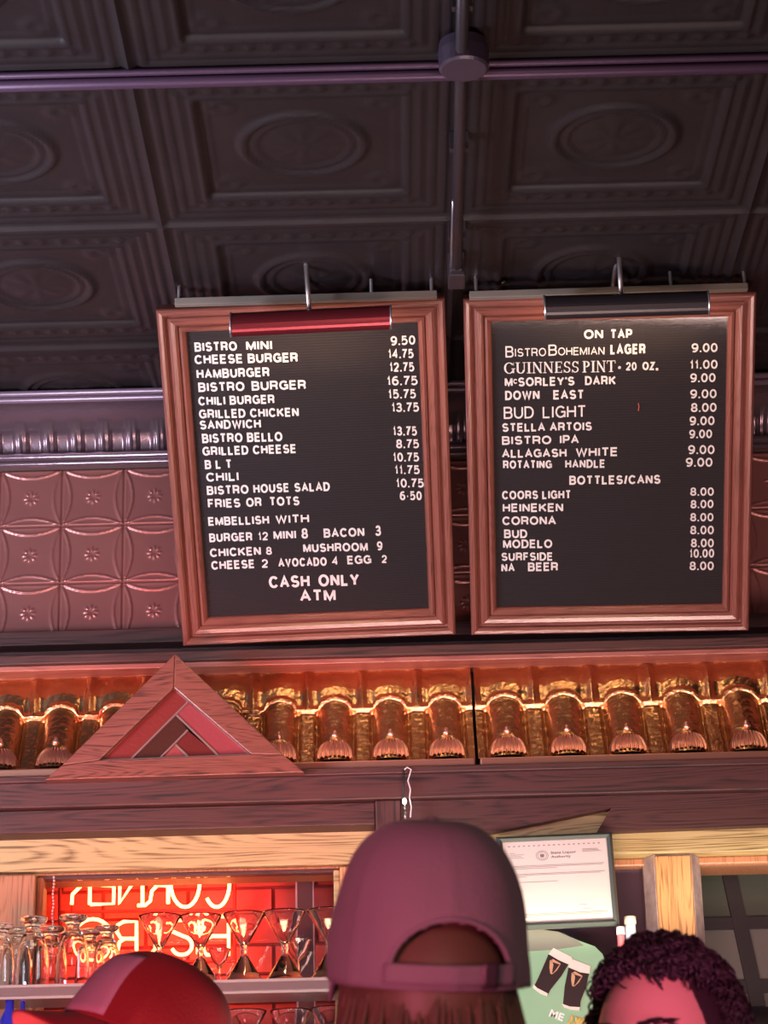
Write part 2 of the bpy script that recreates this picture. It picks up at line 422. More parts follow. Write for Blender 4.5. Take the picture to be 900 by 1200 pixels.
# frieze with lamplight put into its oak colour, and its under-moulding
FY = -.27
zo0, zo1 = ZR(940, FY), ZR(1016, FY, 250)
f = empty('trim_8', kind='structure')
MB().box(-3.2, P(441, 1000, FY).x, FY, -.1, zo1, hz2+.02).build('lit_oak_board', mPale, f, bevel=.003)
zo2 = ZR(999, -.305, 800)
MB().box(P(441, 1000, FY).x+.001, 3.2, -.305, -.1, zo2, hz1).build('lit_oak_board', mPale, f, bevel=.003)
MB().box(P(441, 1000, FY).x, 3.2, FY+.015, -.12, zo2-.018, zo2).build('under_moulding', mOakPost, f, bevel=.004)
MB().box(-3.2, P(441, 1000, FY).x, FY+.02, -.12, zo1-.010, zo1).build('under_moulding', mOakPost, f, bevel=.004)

# ================================================================== pediment
PY = -.395
def px2(pts, Y): return [(P(a, b, Y).x, P(a, b, Y).z) for a, b in pts]
ped = empty('pediment', (P(205, 900, PY).x, PY, P(205, 910, PY).z), label='triangular dark oak pediment with red and brown leaded glass on the copper fascia', cat='pediment')
def lp(mb, name, m, **k):
    o = mb.build(name, m, ped, **k); o.matrix_parent_inverse = Matrix.Translation(-ped.location); return o
OA, OL, OR = (205, 766), (52, 914), (357, 905); IA, IL, IR = (203, 806), (116, 891), (294, 884)
OLb = (76, 893)
lp(MB().prism(px2([OA, (203.5, 806), IL, (72, 897)], PY), PY, -.338), 'left_rake', mPed, bevel=.003)
lp(MB().prism(px2([OA, (333, 885), IR, (203.5, 806)], PY), PY, -.338), 'right_rake', wood('pediment_oak_right', (.06, .015, .012), (.20, .062, .045), 'x', .42, 2.2, .25, seed=12.1), bevel=.003)
lp(MB().prism(px2([(72, 897), IL, IR, (333, 885), OR, OL], PY-.004), PY-.004, -.338), 'base_rail', mPed, bevel=.002)
lp(MB().prism(px2([(206, 800), IL, IR], PY), -.350, -.345), 'backing', mBlack)
Z8 = lambda L: [(x/2.5, 760+y/2.5) for x, y in L]
gl = [([(508,118),(549,156),(388,322),(300,326)], (.17,.022,.02), .35), ([(516,196),(549,238),(470,320),(390,322)], (.06,.02,.015), .25),
      ([(551,160),(733,310),(643,313),(519,193)], (.25,.045,.055), .35), ([(550,241),(638,314),(551,316),(516,281)], (.12,.02,.018), .25),
      ([(515,283),(550,317),(472,320)], (.25,.05,.05), .35)]
for i, (pt, c, r) in enumerate(gl):
    lp(MB().prism(px2(Z8(pt), PY+.02), PY+.018, PY+.024), 'glass_pane', mat('stained_glass_%d' % i, c, r, 0, bump=(120, .4, .002), coat=.3))
mb = MB()
mLead = mat('lead_came', (.55, .40, .38), .35, .8)
for a, b in (((508,115),(295,328)), ((508,115),(735,311)), ((295,328),(735,311)), ((550,157),(386,322)), ((517,194),(641,314)), ((550,239),(470,320)), ((515,281),(552,317))):
    A, B = Z8([a, b]); mb.tube([P(*A, PY+.016), P(*B, PY+.016)], .0028, 6)
lp(mb, 'lead_came', mLead)

# ================================================================== back bar windows
WY = -.25
zsill = ZR(1275, WY)
zwb = 1.0
def post(x0, x1, Y0, Y1, z0, z1, m, name='post'):
    return MB().box(x0, x1, Y0, Y1, z0, z1)
# window 1 with brick behind
xa, xb = P(44, 1030, WY).x, P(398, 1016, WY).x
w1 = empty('window_1', (xa, WY, zwb), kind='structure')
def wp(mb, name, m, par, **k):
    o = mb.build(name, m, par, **k); o.matrix_parent_inverse = Matrix.Translation(-par.location); return o
wp(MB().box(xa, xa+.014, WY-.004, WY+.03, zwb, zo1-.01), 'frame_stile', mOakPost, w1, bevel=.003)
wp(MB().box(xb-.014, xb, WY-.004, WY+.03, zwb, zo1-.01), 'frame_stile', mPale, w1, bevel=.003)
wp(MB().box(xa, xb, WY-.002, WY+.03, zo1-.015, zo1-.006), 'frame_rail', mDark2, w1, bevel=.002)
wp(MB().box(xa+.01, xb-.01, WY+.012, WY+.015, zwb, zo1-.016), 'pane', mPane, w1)
xm = P(358, 1100, .0).x
wp(MB().box(xm-.018, xm+.018, .0, .03, zwb, zo1+.02), 'mullion', mat('maroon_mullion', (.10, .03, .035), .5), w1)
wp(MB().box(xm-.022, xm-.018, -.002, .03, zwb, zo1+.02).box(xm+.018, xm+.021, -.002, .03, zwb, zo1+.02), 'mullion_edge', mat('pale_mullion_edge', (.5, .3, .3), .4), w1)
# bricks
mBricks = [mat('red_brick_%d' % i, c, .7, 0, bump=(40, .5, .003), var=(20, .2, tuple(a*.75 for a in c))) for i, c in enumerate([(.62, .07, .06), (.52, .06, .05), (.70, .09, .075)])]
mort = MB().box(xa-.15, xb+.2, .135, .15, 1.3, zo1+.15).build('brick_backing', mat('dark_red_mortar', (.28, .04, .035), .8)); tag(mort, kind='structure')
bms = [MB().box(-.097, .097, -.012, .003, -.030, .030).mesh('brick', m) for m in mBricks]
zz = zo1+.06; row = 0
while zz > 1.55:
    x = xa-.1 + (.1 if row % 2 else 0)
    while x < xb+.15:
        o = link('brick', random.choice(bms), mort); o.location = (x, .135-random.random()*.003, zz); x += .203
    zz -= .068; row += 1
# posts
pst = empty('trim_9', kind='structure')
MB().box(-3.2, xa, WY-.03, -.1, zwb, zo1-.008).build('left_pilaster', mOakPost, pst, bevel=.004)
MB().box(xb, P(444, 1040, WY).x, WY-.012, -.1, zwb, zo1-.004).build('mid_post', mOakV, pst, bevel=.004)
a, b, c_, d = [P(q, 1040, WY-.04).x for q in (757, 768, 813, 825)]
ztp = zo2-.001
prof = [(a, WY), (b, WY-.04), (c_, WY-.04), (d, WY), (d, -.12), (a, -.12)]
vs = [(x, y, zwb) for x, y in prof]+[(x, y, ztp) for x, y in prof]
mb = MB().add(vs, [tuple(range(6)), tuple(range(11, 5, -1))]+[(i, (i+1) % 6, (i+1) % 6+6, i+6) for i in range(6)])
MB().box(b+.002, c_-.002, WY-.046, WY-.03, zwb, ztp-.003).build('post_face', mOakV, pst, bevel=.003)
mb.build('chamfered_post', mat('lilac_grey_paint', (.42, .33, .34), .5, 0, bump=(60, .4, .002), var=(40, .2, (.25, .18, .2))), pst)
# window 2 (dark) and window 3 (reflected window built as muntins and panes beyond)
mNight = mat('dark_purple_pane', (.055, .03, .045), .18)
w2 = tag(MB().box(P(444, 1040, WY).x, a, WY+.03, WY+.04, zwb, zo2).build('window_2', mNight), kind='structure')
w3 = empty('reflected_window_3', (d, WY, zwb), kind='structure')
xe = 1.9
wp(MB().box(d, xe, WY+.012, WY+.015, zwb, zo2-.016), 'pane', mPane, w3)
mGreenPane = mat('reflected_dim_green_pane', (.075, .088, .070), .3, var=(4, .3, (.06, .07, .06)))  # dim light of the panes put into their base colours
mGreyPane = mat('reflected_dim_grey_pane', (.17, .165, .155), .3)
mMun = mat('black_muntin', (.018, .014, .018), .45)
YP = -.02
zt3 = ZR(1018, YP, 850); zm0, zm1 = ZR(1076, YP, 850), ZR(1090, YP, 850)
top = lambda x: x
def leanx(z): return P(853, 1025, YP).x + (zt3-z)*.145
zlow = ZR(1150, YP, 850); zend = ZR(1165, YP)-.05
wp(MB().box(d, xe, YP-.012, YP+.01, zt3, zo2+.02), 'head_bar', mMun, w3)
wp(MB().box(d, xe, YP-.010, YP+.01, zm1, zm0), 'muntin', mMun, w3)
wp(MB().box(d, xe, YP-.010, YP+.01, zlow-.03, zlow), 'muntin', mMun, w3)
q = [(leanx(zt3)-.017, zt3), (leanx(zt3)+.017, zt3), (leanx(zend)+.017, zend), (leanx(zend)-.017, zend)]
wp(MB().prism(q, YP-.014, YP+.01), 'muntin', mMun, w3)
q = [(x+.30, z) for x, z in q]
wp(MB().prism(q, YP-.014, YP+.01), 'muntin', mMun, w3)
for xo, x1 in ((d, None), (0, .30), (.30, .9)):
    for z0, z1, m in ((zm0, zt3, mGreenPane), (zlow, zm1, mGreyPane), (zend, zlow, mGreyPane)):
        if x1 is None: qq = [(d, z0), (leanx(z0), z0), (leanx(z1), z1), (d, z1)]
        else: qq = [(leanx(z0)+xo, z0), (leanx(z0)+x1, z0), (leanx(z1)+x1, z1), (leanx(z1)+xo, z1)]
        wp(MB().prism(qq, YP, YP+.006), 'reflected_window_light', m, w3)

# ================================================================== neon sign (its mirror image built as backward letters behind the glass)
NY = .035
mNeon = mat('mirrored_neon_tube', (1, .5, .3), .3, emit=((1.0, .36, .10), 9.0))
def arc(cx, cy, rx, ry, a0, a1, n=12): return [(cx+rx*math.cos(math.radians(a0+(a1-a0)*i/n)), cy+ry*math.sin(math.radians(a0+(a1-a0)*i/n))) for i in range(n+1)]
neon_glyphs = [
 [[(106,1006),(105,1060)], [(105,1006),(90,1008),(85,1022),(90,1037),(106,1038)], [(95,1038),(85,1048),(84,1060)]],   # R
 [[(134,1008),(133,1059),(106,1060)], [(133,1038),(112,1037)], [(134,1008),(110,1008)]],                               # E
 [[(141,1008),(140,1059),(159,1030),(167,1008)], [(167,1006),(167,1059)]],                                             # N
 [[(197,1006),(197,1059)], [(197,1006),(182,1008),(177,1022),(182,1037),(197,1038)], [(184,1038),(178,1044),(176,1056),(170,1061),(161,1061)]],  # R
 [arc(217,1034,17,29,0,360,24)],                                                                                       # O
 [arc(254,1034,15,29,140,-140,20)],                                                                                    # C
 [arc(109,1099,22,22,0,360,24)],                                                                                       # O
 [[(160,1114),(160,1080),(145,1080),(138,1084),(137,1092),(142,1100),(160,1100)], [(146,1100),(140,1104),(138,1113),(132,1119)]],  # R
 [[(170,1078),(196,1078)], [(183,1078),(182,1112),(176,1118),(170,1117)]],                                             # T
 [arc(212,1088,11,10,-20,-200,10)+arc(213,1108,12,11,-80,160,12)],                                                     # S
 [[(232,1078),(232,1118)]],                                                                                            # I
 [[(268,1074),(268,1119),(242,1119),(238,1112),(240,1102),(248,1097),(268,1097)], [(248,1097),(242,1092),(241,1080),(246,1074),(268,1074)]],  # B
]
ns = empty('mirrored_neon_sign', P(180, 1120, NY), label='mirror image of a red and yellow neon sign, its lettering built back to front', cat='neon sign')
for gph in neon_glyphs:
    mb = MB()
    for st in gph: mb.tube([P(a_, b_, NY) for a_, b_ in st], .0042, 8)
    o = mb.build('mirrored_neon_letter', mNeon, ns, True); o.matrix_parent_inverse = Matrix.Translation(-ns.location)
mb = MB()
mb.tube([P(84, 1058, NY), P(84, 1125, NY)], .0012, 6).tube([P(70, 1004, NY+.02), P(275, 998, NY+.02)], .005, 6).tube([P(70, 1069, NY+.02), P(275, 1066, NY+.02)], .0035, 6).tube([P(70, 1130, NY+.02), P(275, 1126, NY+.02)], .004, 6)
for qx in (70, 275): mb.tube([P(qx, 1000, NY+.02), P(qx, 1130, NY+.02)], .004, 6).tube([P(qx, 1001, NY+.02), P(qx, 1001, .14)], .004, 6)
o = mb.build('mirrored_support_frame', mat('mirrored_red_black_wire', (.25, .01, .01), .5), ns); o.matrix_parent_inverse = Matrix.Translation(-ns.location)
l = bpy.data.lights.new('neon_glow', 'AREA'); l.shape = 'RECTANGLE'; l.size = .42; l.size_y = .22; l.energy = 1.6; l.color = (1, .07, .04)
o = bpy.data.objects.new('neon_glow', l); COL.objects.link(o); o.location = P(180, 1075, NY+.01); o.rotation_euler = (PI/2, 0, 0)
o.rotation_euler = Vector((0, 1, 0)).to_track_quat('-Z', 'Y').to_euler()
# hanging bead chain
mb = MB(); A = P(63, 1028, WY-.02); 
for k in range(26): mb.ell((A.x+.001*math.sin(k), A.y, A.z-.0075*k), (.0028, .0028, .0034), 6, 4)
tag(mb.build('bead_chain', mat('pink_beads', (.8, .45, .42), .3, .5), None, True), 'thin beaded pull chain hanging in the left window corner', 'chain')

# ================================================================== shelves
SY = -.46
xs0, xs1 = -1.25, P(470, 1145, SY).x
zs = ZR(1147, SY, 300)
sh = empty('bar_shelf', (0, 0, zs), label='grey upper bar shelf carrying upside-down tumblers and cocktail glasses', cat='shelf')
MB().box(xs0, xs1, SY+.004, WY-.03, -.024, -.003).build('shelf_board', mShelf, sh, bevel=.002)
MB().box(xs0, xs1, SY, SY+.006, -.006, 0).build('edge_strip', mShelfEdge, sh, bevel=.001)
MB().box(xs0, xs1, SY+.006, WY-.03, -.003, 0).build('shelf_surface', mShelf, sh)
MB().box(xs0, xs1, SY+.002, SY+.008, -.030, -.024).build('lower_lip', mShelfEdge, sh, bevel=.001)
for x in (xs0+.1, xs1-.1): MB().box(x-.01, x+.01, SY+.02, WY-.03, -.055, -.024).build('bracket', mBlackMetal, sh)
zs2 = ZR(1262, SY, 330)
sh2 = tag(MB().box(-1.25, 1.6, SY, WY-.03, zs2-.022, zs2).build('lower_shelf', mShelf, bevel=.002), 'lower bar shelf mostly below the picture, under the upper shelf', 'shelf')
cab = empty('back_bar_cabinet', (0, -.35, 0), label='dark wooden back bar cabinet under the shelves, below the picture', cat='cabinet')
MB().box(-1.3, 1.7, -.15, .45, 0, zwb-.03).build('body', mDark, cab); MB().box(-1.34, 1.74, -.19, .46, zwb-.03, zwb).build('top', mDark2, cab, bevel=.004)
for k in range(5): MB().box(-1.27+k*.59, -1.27+k*.59+.56, -.172, -.15, .1, zwb-.08).build('door', mDarkV, cab, bevel=.004)
for k in range(6): MB().box(-1.28+k*.59, -1.26+k*.59, .05, .10, zwb, zs2-.022).build('shelf_upright', mDarkV, cab)

# glasses
def glass_obj(prof_o, prof_i, name):
    pr = prof_o + prof_i[::-1]
    return MB().lathe(pr, 32).mesh(name, mGlass, True)
# inverted footed tumbler: foot up; z=0 rim on the shelf
th = .0022
tum = glass_obj([(.036,0),(.0365,.02),(.035,.06),(.031,.09),(.024,.112),(.016,.122),(.0145,.130),(.018,.137),(.028,.143),(.031,.147),(.030,.152),(.012,.154),(.0001,.154)],
                [(.033,0),(.0335,.02),(.032,.06),(.028,.088),(.021,.107),(.012,.115),(.0001,.116)], 'bowl')
tumF = None
# cocktail glass: wide V bowl, waist, broad conical foot
ck = glass_obj([(r*.94, z) for r, z in [(.0001,.0),(.046,.0),(.047,.002),(.040,.012),(.024,.036),(.012,.055),(.0065,.064),(.0085,.068),(.0085,.074),(.0065,.078),(.014,.090),(.034,.124),(.0505,.152),(.0515,.155)]],
               [(r*.94, z) for r, z in [(.0001,.084),(.010,.090),(.031,.1245),(.0480,.153),(.050,.155)]], 'bowl')
ck2 = glass_obj([(.0001,0),(.034,0),(.034,.002),(.010,.006),(.0035,.012),(.0032,.055),(.006,.060),(.020,.080),(.031,.108),(.0315,.110)],
                [(.0001,.062),(.017,.081),(.0295,.109),(.030,.110)], 'bowl')
def put_glass(me, x, Y, zz, name, label, grp, s=1, sz=1):
    o = link(name, me); o.location = (x, Y, zz); o.scale = (s, s, s*sz); o.rotation_euler.z = random.random()*6
    return tag(o, label, 'glass', grp)
G1 = 'upside-down footed tumblers on the upper shelf'
fr, bk = SY+.05, SY+.142
for px_, Y, lab, s in ((0, fr-.004, 'footed tumbler upside down at the left edge of the photo, front row', .90), (38, fr+.012, 'footed tumbler upside down, second in the front row from the left edge', 1.0), (85, fr, 'footed tumbler upside down, rightmost large one in the front row, below the bead chain', 1.0),
                    (20, bk, 'footed tumbler upside down in the back row beside the left edge', .95), (60, bk, 'footed tumbler upside down in the back row between the two tallest front ones', .95),
                    (106, bk, 'footed tumbler upside down in the back row, rightmost of that row', .9), (125, fr+.01, 'footed tumbler upside down, last on the right beside the red cap', .85)):
    if lab: put_glass(tum, P(px_, 1120, Y).x, Y, zs, 'tumbler', lab, G1, s)
G2 = 'cocktail glasses on the upper shelf'
for px_, Y, lab, s, me in ((187, fr, 'cocktail glass with its foot hidden by the red cap, leftmost of the cocktail glasses', .95, ck), (235, fr+.012, 'cocktail glass with broad foot in front of the neon, second cocktail glass from the left', .95, ck),
                       (257, bk, 'small stemmed cocktail glass behind the second and third large ones', .8, ck2), (286, fr, 'cocktail glass with broad conical foot, middle of the upper shelf', .95, ck),
                       (334, fr+.006, 'cocktail glass with the widest rim, just left of the maroon mullion', .97, ck), (349, bk, 'stemmed cocktail glass partly behind the widest one, at the mullion', .95, ck2), (386, fr, 'cocktail glass beside the grey baseball cap, right end of the shelf', .97, ck)):
    put_glass(me, P(px_, 1120, Y).x, Y, zs, 'cocktail_glass', lab, G2, s)
G3 = 'cocktail glasses on the lower shelf'
for px_, Y, lab in ((288, fr, 'cocktail glass on the lower shelf beside the red cap, only its bowl in view'), (341, fr+.01, 'cocktail glass on the lower shelf, middle of the three bowls in view'), (388, fr-.01, 'cocktail glass on the lower shelf beside the grey baseball cap')):
    put_glass(ck, P(px_, 1195, Y).x, Y, zs2, 'cocktail_glass', lab, G3, .93)
# blue bottles, bottom left
mBlue = mat('cobalt_glass', (.05, .06, .75), .08, 0, trans=.6, emit=None, coat=.5)
for px_, tp, lab in ((12, 1160, 'cobalt blue bottle at the bottom left corner, the taller one'), (27, 1168, 'slim cobalt blue bottle at the bottom left corner, right of the taller one')):
    b0 = P(px_, tp, fr-.02); hgt = b0.z-zs2
    R_ = .022 if tp == 1160 else .011
    e = empty('blue_bottle', (b0.x, fr-.02, zs2), label=lab, cat='bottle', group='blue bottles on the lower shelf')
    MB().lathe([(.0001, 0), (R_, 0), (R_, hgt*.55), (R_*.9, hgt*.68), (R_*.42, hgt*.8), (R_*.40, hgt*.97), (.0001, hgt*.97)], 20).build('body', mBlue, e, True)
    MB().lathe([(.0001, hgt*.95), (R_*.5, hgt*.95), (R_*.5, hgt), (.0001, hgt)], 16).build('cap', mat('violet_cap', (.3, .2, .7), .3, .5), e, True)

# hook lamp: wire with a small bright bulb over the header
hl = empty('hanging_bulb', P(476, 905, HY-.015), label='tiny bright clear bulb on a white wire hooked over the header above the grey cap', cat='light')
def hp(mb, name, m): 
    o = mb.build(name, m, hl, True); o.matrix_parent_inverse = Matrix.Translation(-hl.location); return o
wy = HY-.02
hp(MB().tube([P(a_, b_, wy) for a_, b_ in ((474,902),(477,899),(482,902),(480,908),(478,915),(481,925),(480,935),(482,945),(481,958))], .0016, 6), 'wire', mat('white_wire', (.75, .68, .68), .4))
hp(MB().tube([P(473, 903, wy), P(473, 935, wy)], .0022, 6), 'cord', mBlack)
hp(MB().ell(P(474, 939, wy), (.0045, .0045, .007), 10, 8), 'bulb', mat('lit_bulb', (1, 1, 1), .2, emit=((1, .93, .8), 14)))
hp(MB().tube([P(474, 944, wy), P(475, 949, wy)], .003, 8).tube([P(475, 951, wy), P(475, 960, wy)], .003, 8), 'socket', mSteel)

# ================================================================== menu boards
def text_mesh(s, bold=.0, spacing=1.0):
    cu = bpy.data.curves.new('t', 'FONT'); cu.body = s; cu.size = 1; cu.offset = bold; cu.extrude = .04; cu.space_character = spacing; cu.resolution_u = 3
    ob = bpy.data.objects.new('t', cu); COL.objects.link(ob)
    dg = bpy.context.evaluated_depsgraph_get(); me = bpy.data.meshes.new_from_object(ob.evaluated_get(dg))
    bpy.data.objects.remove(ob); return me
def arcp(cx, cy, rx, ry, a0, a1, n=9):
    return [(cx+rx*math.cos(math.radians(a0+(a1-a0)*k/n)), cy+ry*math.sin(math.radians(a0+(a1-a0)*k/n))) for k in range(n+1)]
SANS = {  # width, centre-line strokes in a unit box
 'A': (.92, [[(0,0),(.5,1),(1,0)], [(.2,.34),(.8,.34)]]),
 'B': (.84, [[(0,.53),(.55,.53)]+arcp(.62,.765,.32,.235,-90,90)[1:]+[(0,1),(0,0),(.55,0)]+arcp(.65,.265,.35,.265,-90,90)[1:]+[(.5,.53)]]),
 'C': (.92, [arcp(.52,.5,.52,.5,38,322,18)]), 'D': (.88, [[(0,0),(0,1),(.45,1)]+arcp(.45,.5,.55,.5,90,-90,14)[1:]+[(0,0)]]),
 'E': (.78, [[(1,0),(0,0),(0,1),(1,1)], [(0,.53),(.92,.53)]]), 'F': (.74, [[(0,0),(0,1),(1,1)], [(0,.5),(.88,.5)]]),
 'G': (.96, [arcp(.52,.5,.52,.5,42,350,18)+[(1,.5),(.58,.5)], [(1,.46),(1,0)]]), 'H': (.86, [[(0,0),(0,1)], [(1,0),(1,1)], [(0,.53),(1,.53)]]),
 'I': (.22, [[(.5,0),(.5,1)]]), 'K': (.88, [[(0,0),(0,1)], [(1,1),(.02,.38)], [(.34,.6),(1,0)]]), 'L': (.72, [[(0,1),(0,0),(1,0)]]),
 'M': (1.0, [[(0,0),(0,1)], [(.02,1),(.5,.05),(.98,1)], [(1,1),(1,0)]]), 'N': (.86, [[(0,0),(0,1)], [(.02,1),(.98,0)], [(1,0),(1,1)]]),
 'O': (1.0, [arcp(.5,.5,.5,.5,0,360,24)]), 'P': (.80, [[(0,0),(0,1),(.6,1)]+arcp(.66,.72,.34,.28,90,-90)[1:]+[(0,.44)]]),
 'R': (.86, [[(0,0),(0,1),(.6,1)]+arcp(.66,.735,.32,.265,90,-90)[1:]+[(0,.47)], [(.62,.47),(.90,.34),(.93,.08),(1,0)]]),
 'S': (.84, [arcp(.5,.745,.44,.255,25,262,12)+arcp(.52,.262,.47,.262,82,-158,12)[1:]]), 'T': (.82, [[(0,1),(1,1)], [(.5,0),(.5,1)]]),
 'U': (.86, [[(0,1),(0,.36)]+arcp(.5,.36,.5,.36,180,360,12)[1:]+[(1,1)]]), 'V': (.88, [[(0,1),(.5,0),(1,1)]]), 'W': (1.22, [[(0,1),(.25,0),(.5,.95),(.75,0),(1,1)]]),
 'Y': (.88, [[(0,1),(.5,.42),(1,1)], [(.5,.46),(.5,0)]]), 'Z': (.80, [[(0,1),(1,1),(0,0),(1,0)]]),
 '0': (.72, [arcp(.5,.5,.5,.5,0,360,20)]), '1': (.40, [[(.1,.72),(.5,.80),(.75,1),(.75,0)]]), '2': (.70, [arcp(.5,.70,.48,.30,170,-25,12)+[(0,.02),(.02,0),(1,0)]]),
 '3': (.70, [arcp(.48,.755,.42,.245,160,-88,10)+arcp(.46,.265,.52,.265,88,-165,12)[1:]]), '4': (.74, [[(.74,0),(.74,1),(0,.30),(1,.30)]]),
 '5': (.72, [[(.92,1),(.16,1),(.06,.50)]+arcp(.44,.33,.56,.33,118,-142,12)]), '6': (.72, [arcp(.5,.31,.5,.31,0,360,16), arcp(.62,.45,.62,.55,62,190,9)]),
 '7': (.68, [[(0,1),(1,1),(.45,.35),(.35,0)]]), '8': (.72, [arcp(.5,.75,.42,.25,-90,270,14), arcp(.5,.25,.5,.25,-90,270,14)]), '9': (.72, [arcp(.5,.69,.5,.31,0,360,16), arcp(.38,.55,.62,.55,10,-118,9)]),
 '.': (.20, [[(.5,-.08),(.5,.10)]]), '-': (.34, [[(0,.42),(1,.42)]]), '/': (.42, [[(0,-.05),(1,1.05)]]), "'": (.18, [[(.5,.78),(.5,1.05)]]), 'c': (.9, [arcp(.52,.5,.52,.5,38,322,18)]),
}
def ribbon(mb, pts, t, place):
    """flat-ended mitred stroke; place(x, z, front) -> 3D point"""
    pts = [Vector(p) for p in pts]; closed = (pts[0]-pts[-1]).length < 1e-5; n = len(pts)
    Lf, Rt = [], []
    for i in range(n):
        a = pts[i-1] if i else (pts[-2] if closed else None); b = pts[i+1] if i < n-1 else (pts[1] if closed else None)
        d1 = (pts[i]-a).normalized() if a is not None else None; d2 = (b-pts[i]).normalized() if b is not None else None
        if d1 is None: d1 = d2
        if d2 is None: d2 = d1
        m = d1+d2
        m = m.normalized() if m.length > .05 else d1
        nn = Vector((-m.y, m.x)); k = min(1.9, 1/max(.3, nn.dot(Vector((-d1.y, d1.x)))))
        Lf.append(pts[i]+nn*t/2*k); Rt.append(pts[i]-nn*t/2*k)
    vs = []
    for i in range(n): vs += [place(*Lf[i], 1), place(*Rt[i], 1), place(*Rt[i], 0), place(*Lf[i], 0)]
    fs = []
    for i in range(n-1):
        for k in range(4): fs.append((i*4+k, i*4+(k+1) % 4, (i+1)*4+(k+1) % 4, (i+1)*4+k))
    if not closed: fs += [(0, 3, 2, 1), ((n-1)*4, (n-1)*4+1, (n-1)*4+2, (n-1)*4+3)]
    mb.add(vs, fs)
def sans_line(s_, ww, hh, t, place):
    gap, sp = .11, .36
    tot = sum((SANS[c][0]*.80+gap if c != ' ' else sp) for c in s_)-gap
    k = ww/tot; x = 0; mb = MB()
    for c in s_:
        if c == ' ': x += sp*k; continue
        w_, st = SANS[c]; w_ = w_*.80*k
        for q_ in st:
            mb_pts = [(x+t/2+px_*max(.0001, w_-t), t/2+pz_*(hh-t)) for px_, pz_ in q_]
            ribbon(mb, mb_pts, t, place)
        x += w_+gap*k
    return mb
tcache = {}
def serif_mesh(word):
    """narrow roman capitals with slab serifs, cap height 1, drawn as strokes"""
    mb = MB(); x = 0; T, H = .13, .055
    def V(x0, x1, z0=0, z1=1): mb.box(x0, x1, -.03, .03, z0, z1)
    def S(cx, z, w_=.30): mb.box(cx-w_/2, cx+w_/2, -.03, .03, z, z+.045 if z < .5 else z+.045)
    def L(x0, z0, x1, z1, t): mb.prism([(x0-t/2, z0), (x0+t/2, z0), (x1+t/2, z1), (x1-t/2, z1)], -.029, .029)
    def A(cx, cz, rx, rz, a0, a1, t0=.13, t1=.05, n=14):
        for i in range(n):
            q0, q1 = [math.radians(a0+(a1-a0)*k/n) for k in (i, i+1)]
            t = [t1+(t0-t1)*abs(math.cos(q)) for q in (q0, q1)]
            mb.prism([(cx+rx*math.cos(q0), cz+rz*math.sin(q0)), (cx+rx*math.cos(q1), cz+rz*math.sin(q1)), (cx+(rx-t[1])*math.cos(q1), cz+(rz-t[1])*math.sin(q1)), (cx+(rx-t[0])*math.cos(q0), cz+(rz-t[0])*math.sin(q0))], -.03, .03)
    for ch in word:
        if ch == ' ': x += .30; continue
        if ch == 'I': V(x+.1, x+.1+T); S(x+.165, 0); S(x+.165, .955); w_ = .36
        elif ch == 'U': V(x+.08, x+.08+T, .25, 1); V(x+.56, x+.56+H, .25, 1); S(x+.15, .955); S(x+.59, .955, .24); A(x+.345, .30, .27, .31, 180, 360); w_ = .74
        elif ch == 'N': V(x+.1, x+.1+H); V(x+.56, x+.56+H); L(x+.60, 0, x+.12, 1, T); S(x+.12, 0, .22); S(x+.59, .955, .24); w_ = .74
        elif ch == 'E': V(x+.1, x+.1+T); S(x+.16, 0, .25); mb.box(x+.1, x+.52, -.03, .03, 0, .05); mb.box(x+.1, x+.52, -.03, .03, .95, 1); mb.box(x+.1, x+.42, -.03, .03, .48, .53); V(x+.49, x+.53, 0, .2); V(x+.49, x+.53, .8, 1); V(x+.40, x+.44, .4, .62); w_ = .60
        elif ch == 'S': A(x+.27, .74, .20, .27, 20, 270, .09, .06); A(x+.27, .26, .22, .27, 90, -170, .09, .06); V(x+.44, x+.47, .72, 1); V(x+.05, x+.08, 0, .28); w_ = .55
        elif ch == 'G': A(x+.40, .5, .35, .51, 40, 330, .13, .05, 20); V(x+.62, x+.62+T*.8, .05, .42); S(x+.68, .41, .26); V(x+.68, x+.71, .72, 1); w_ = .82
        elif ch == 'P': V(x+.1, x+.1+T); S(x+.16, 0); S(x+.14, .955, .2); A(x+.26, .73, .28, .27, -90, 90, .13, .05); w_ = .62
        elif ch == 'T': V(x+.28, x+.28+T); S(x+.345, 0); mb.box(x+.04, x+.65, -.03, .03, .95, 1); V(x+.04, x+.075, .75, 1); V(x+.615, x+.65, .75, 1); w_ = .70
        x += w_
    me = mb.mesh('serif', None); me.transform(Matrix.Rotation(-PI/2, 4, 'X')); return me

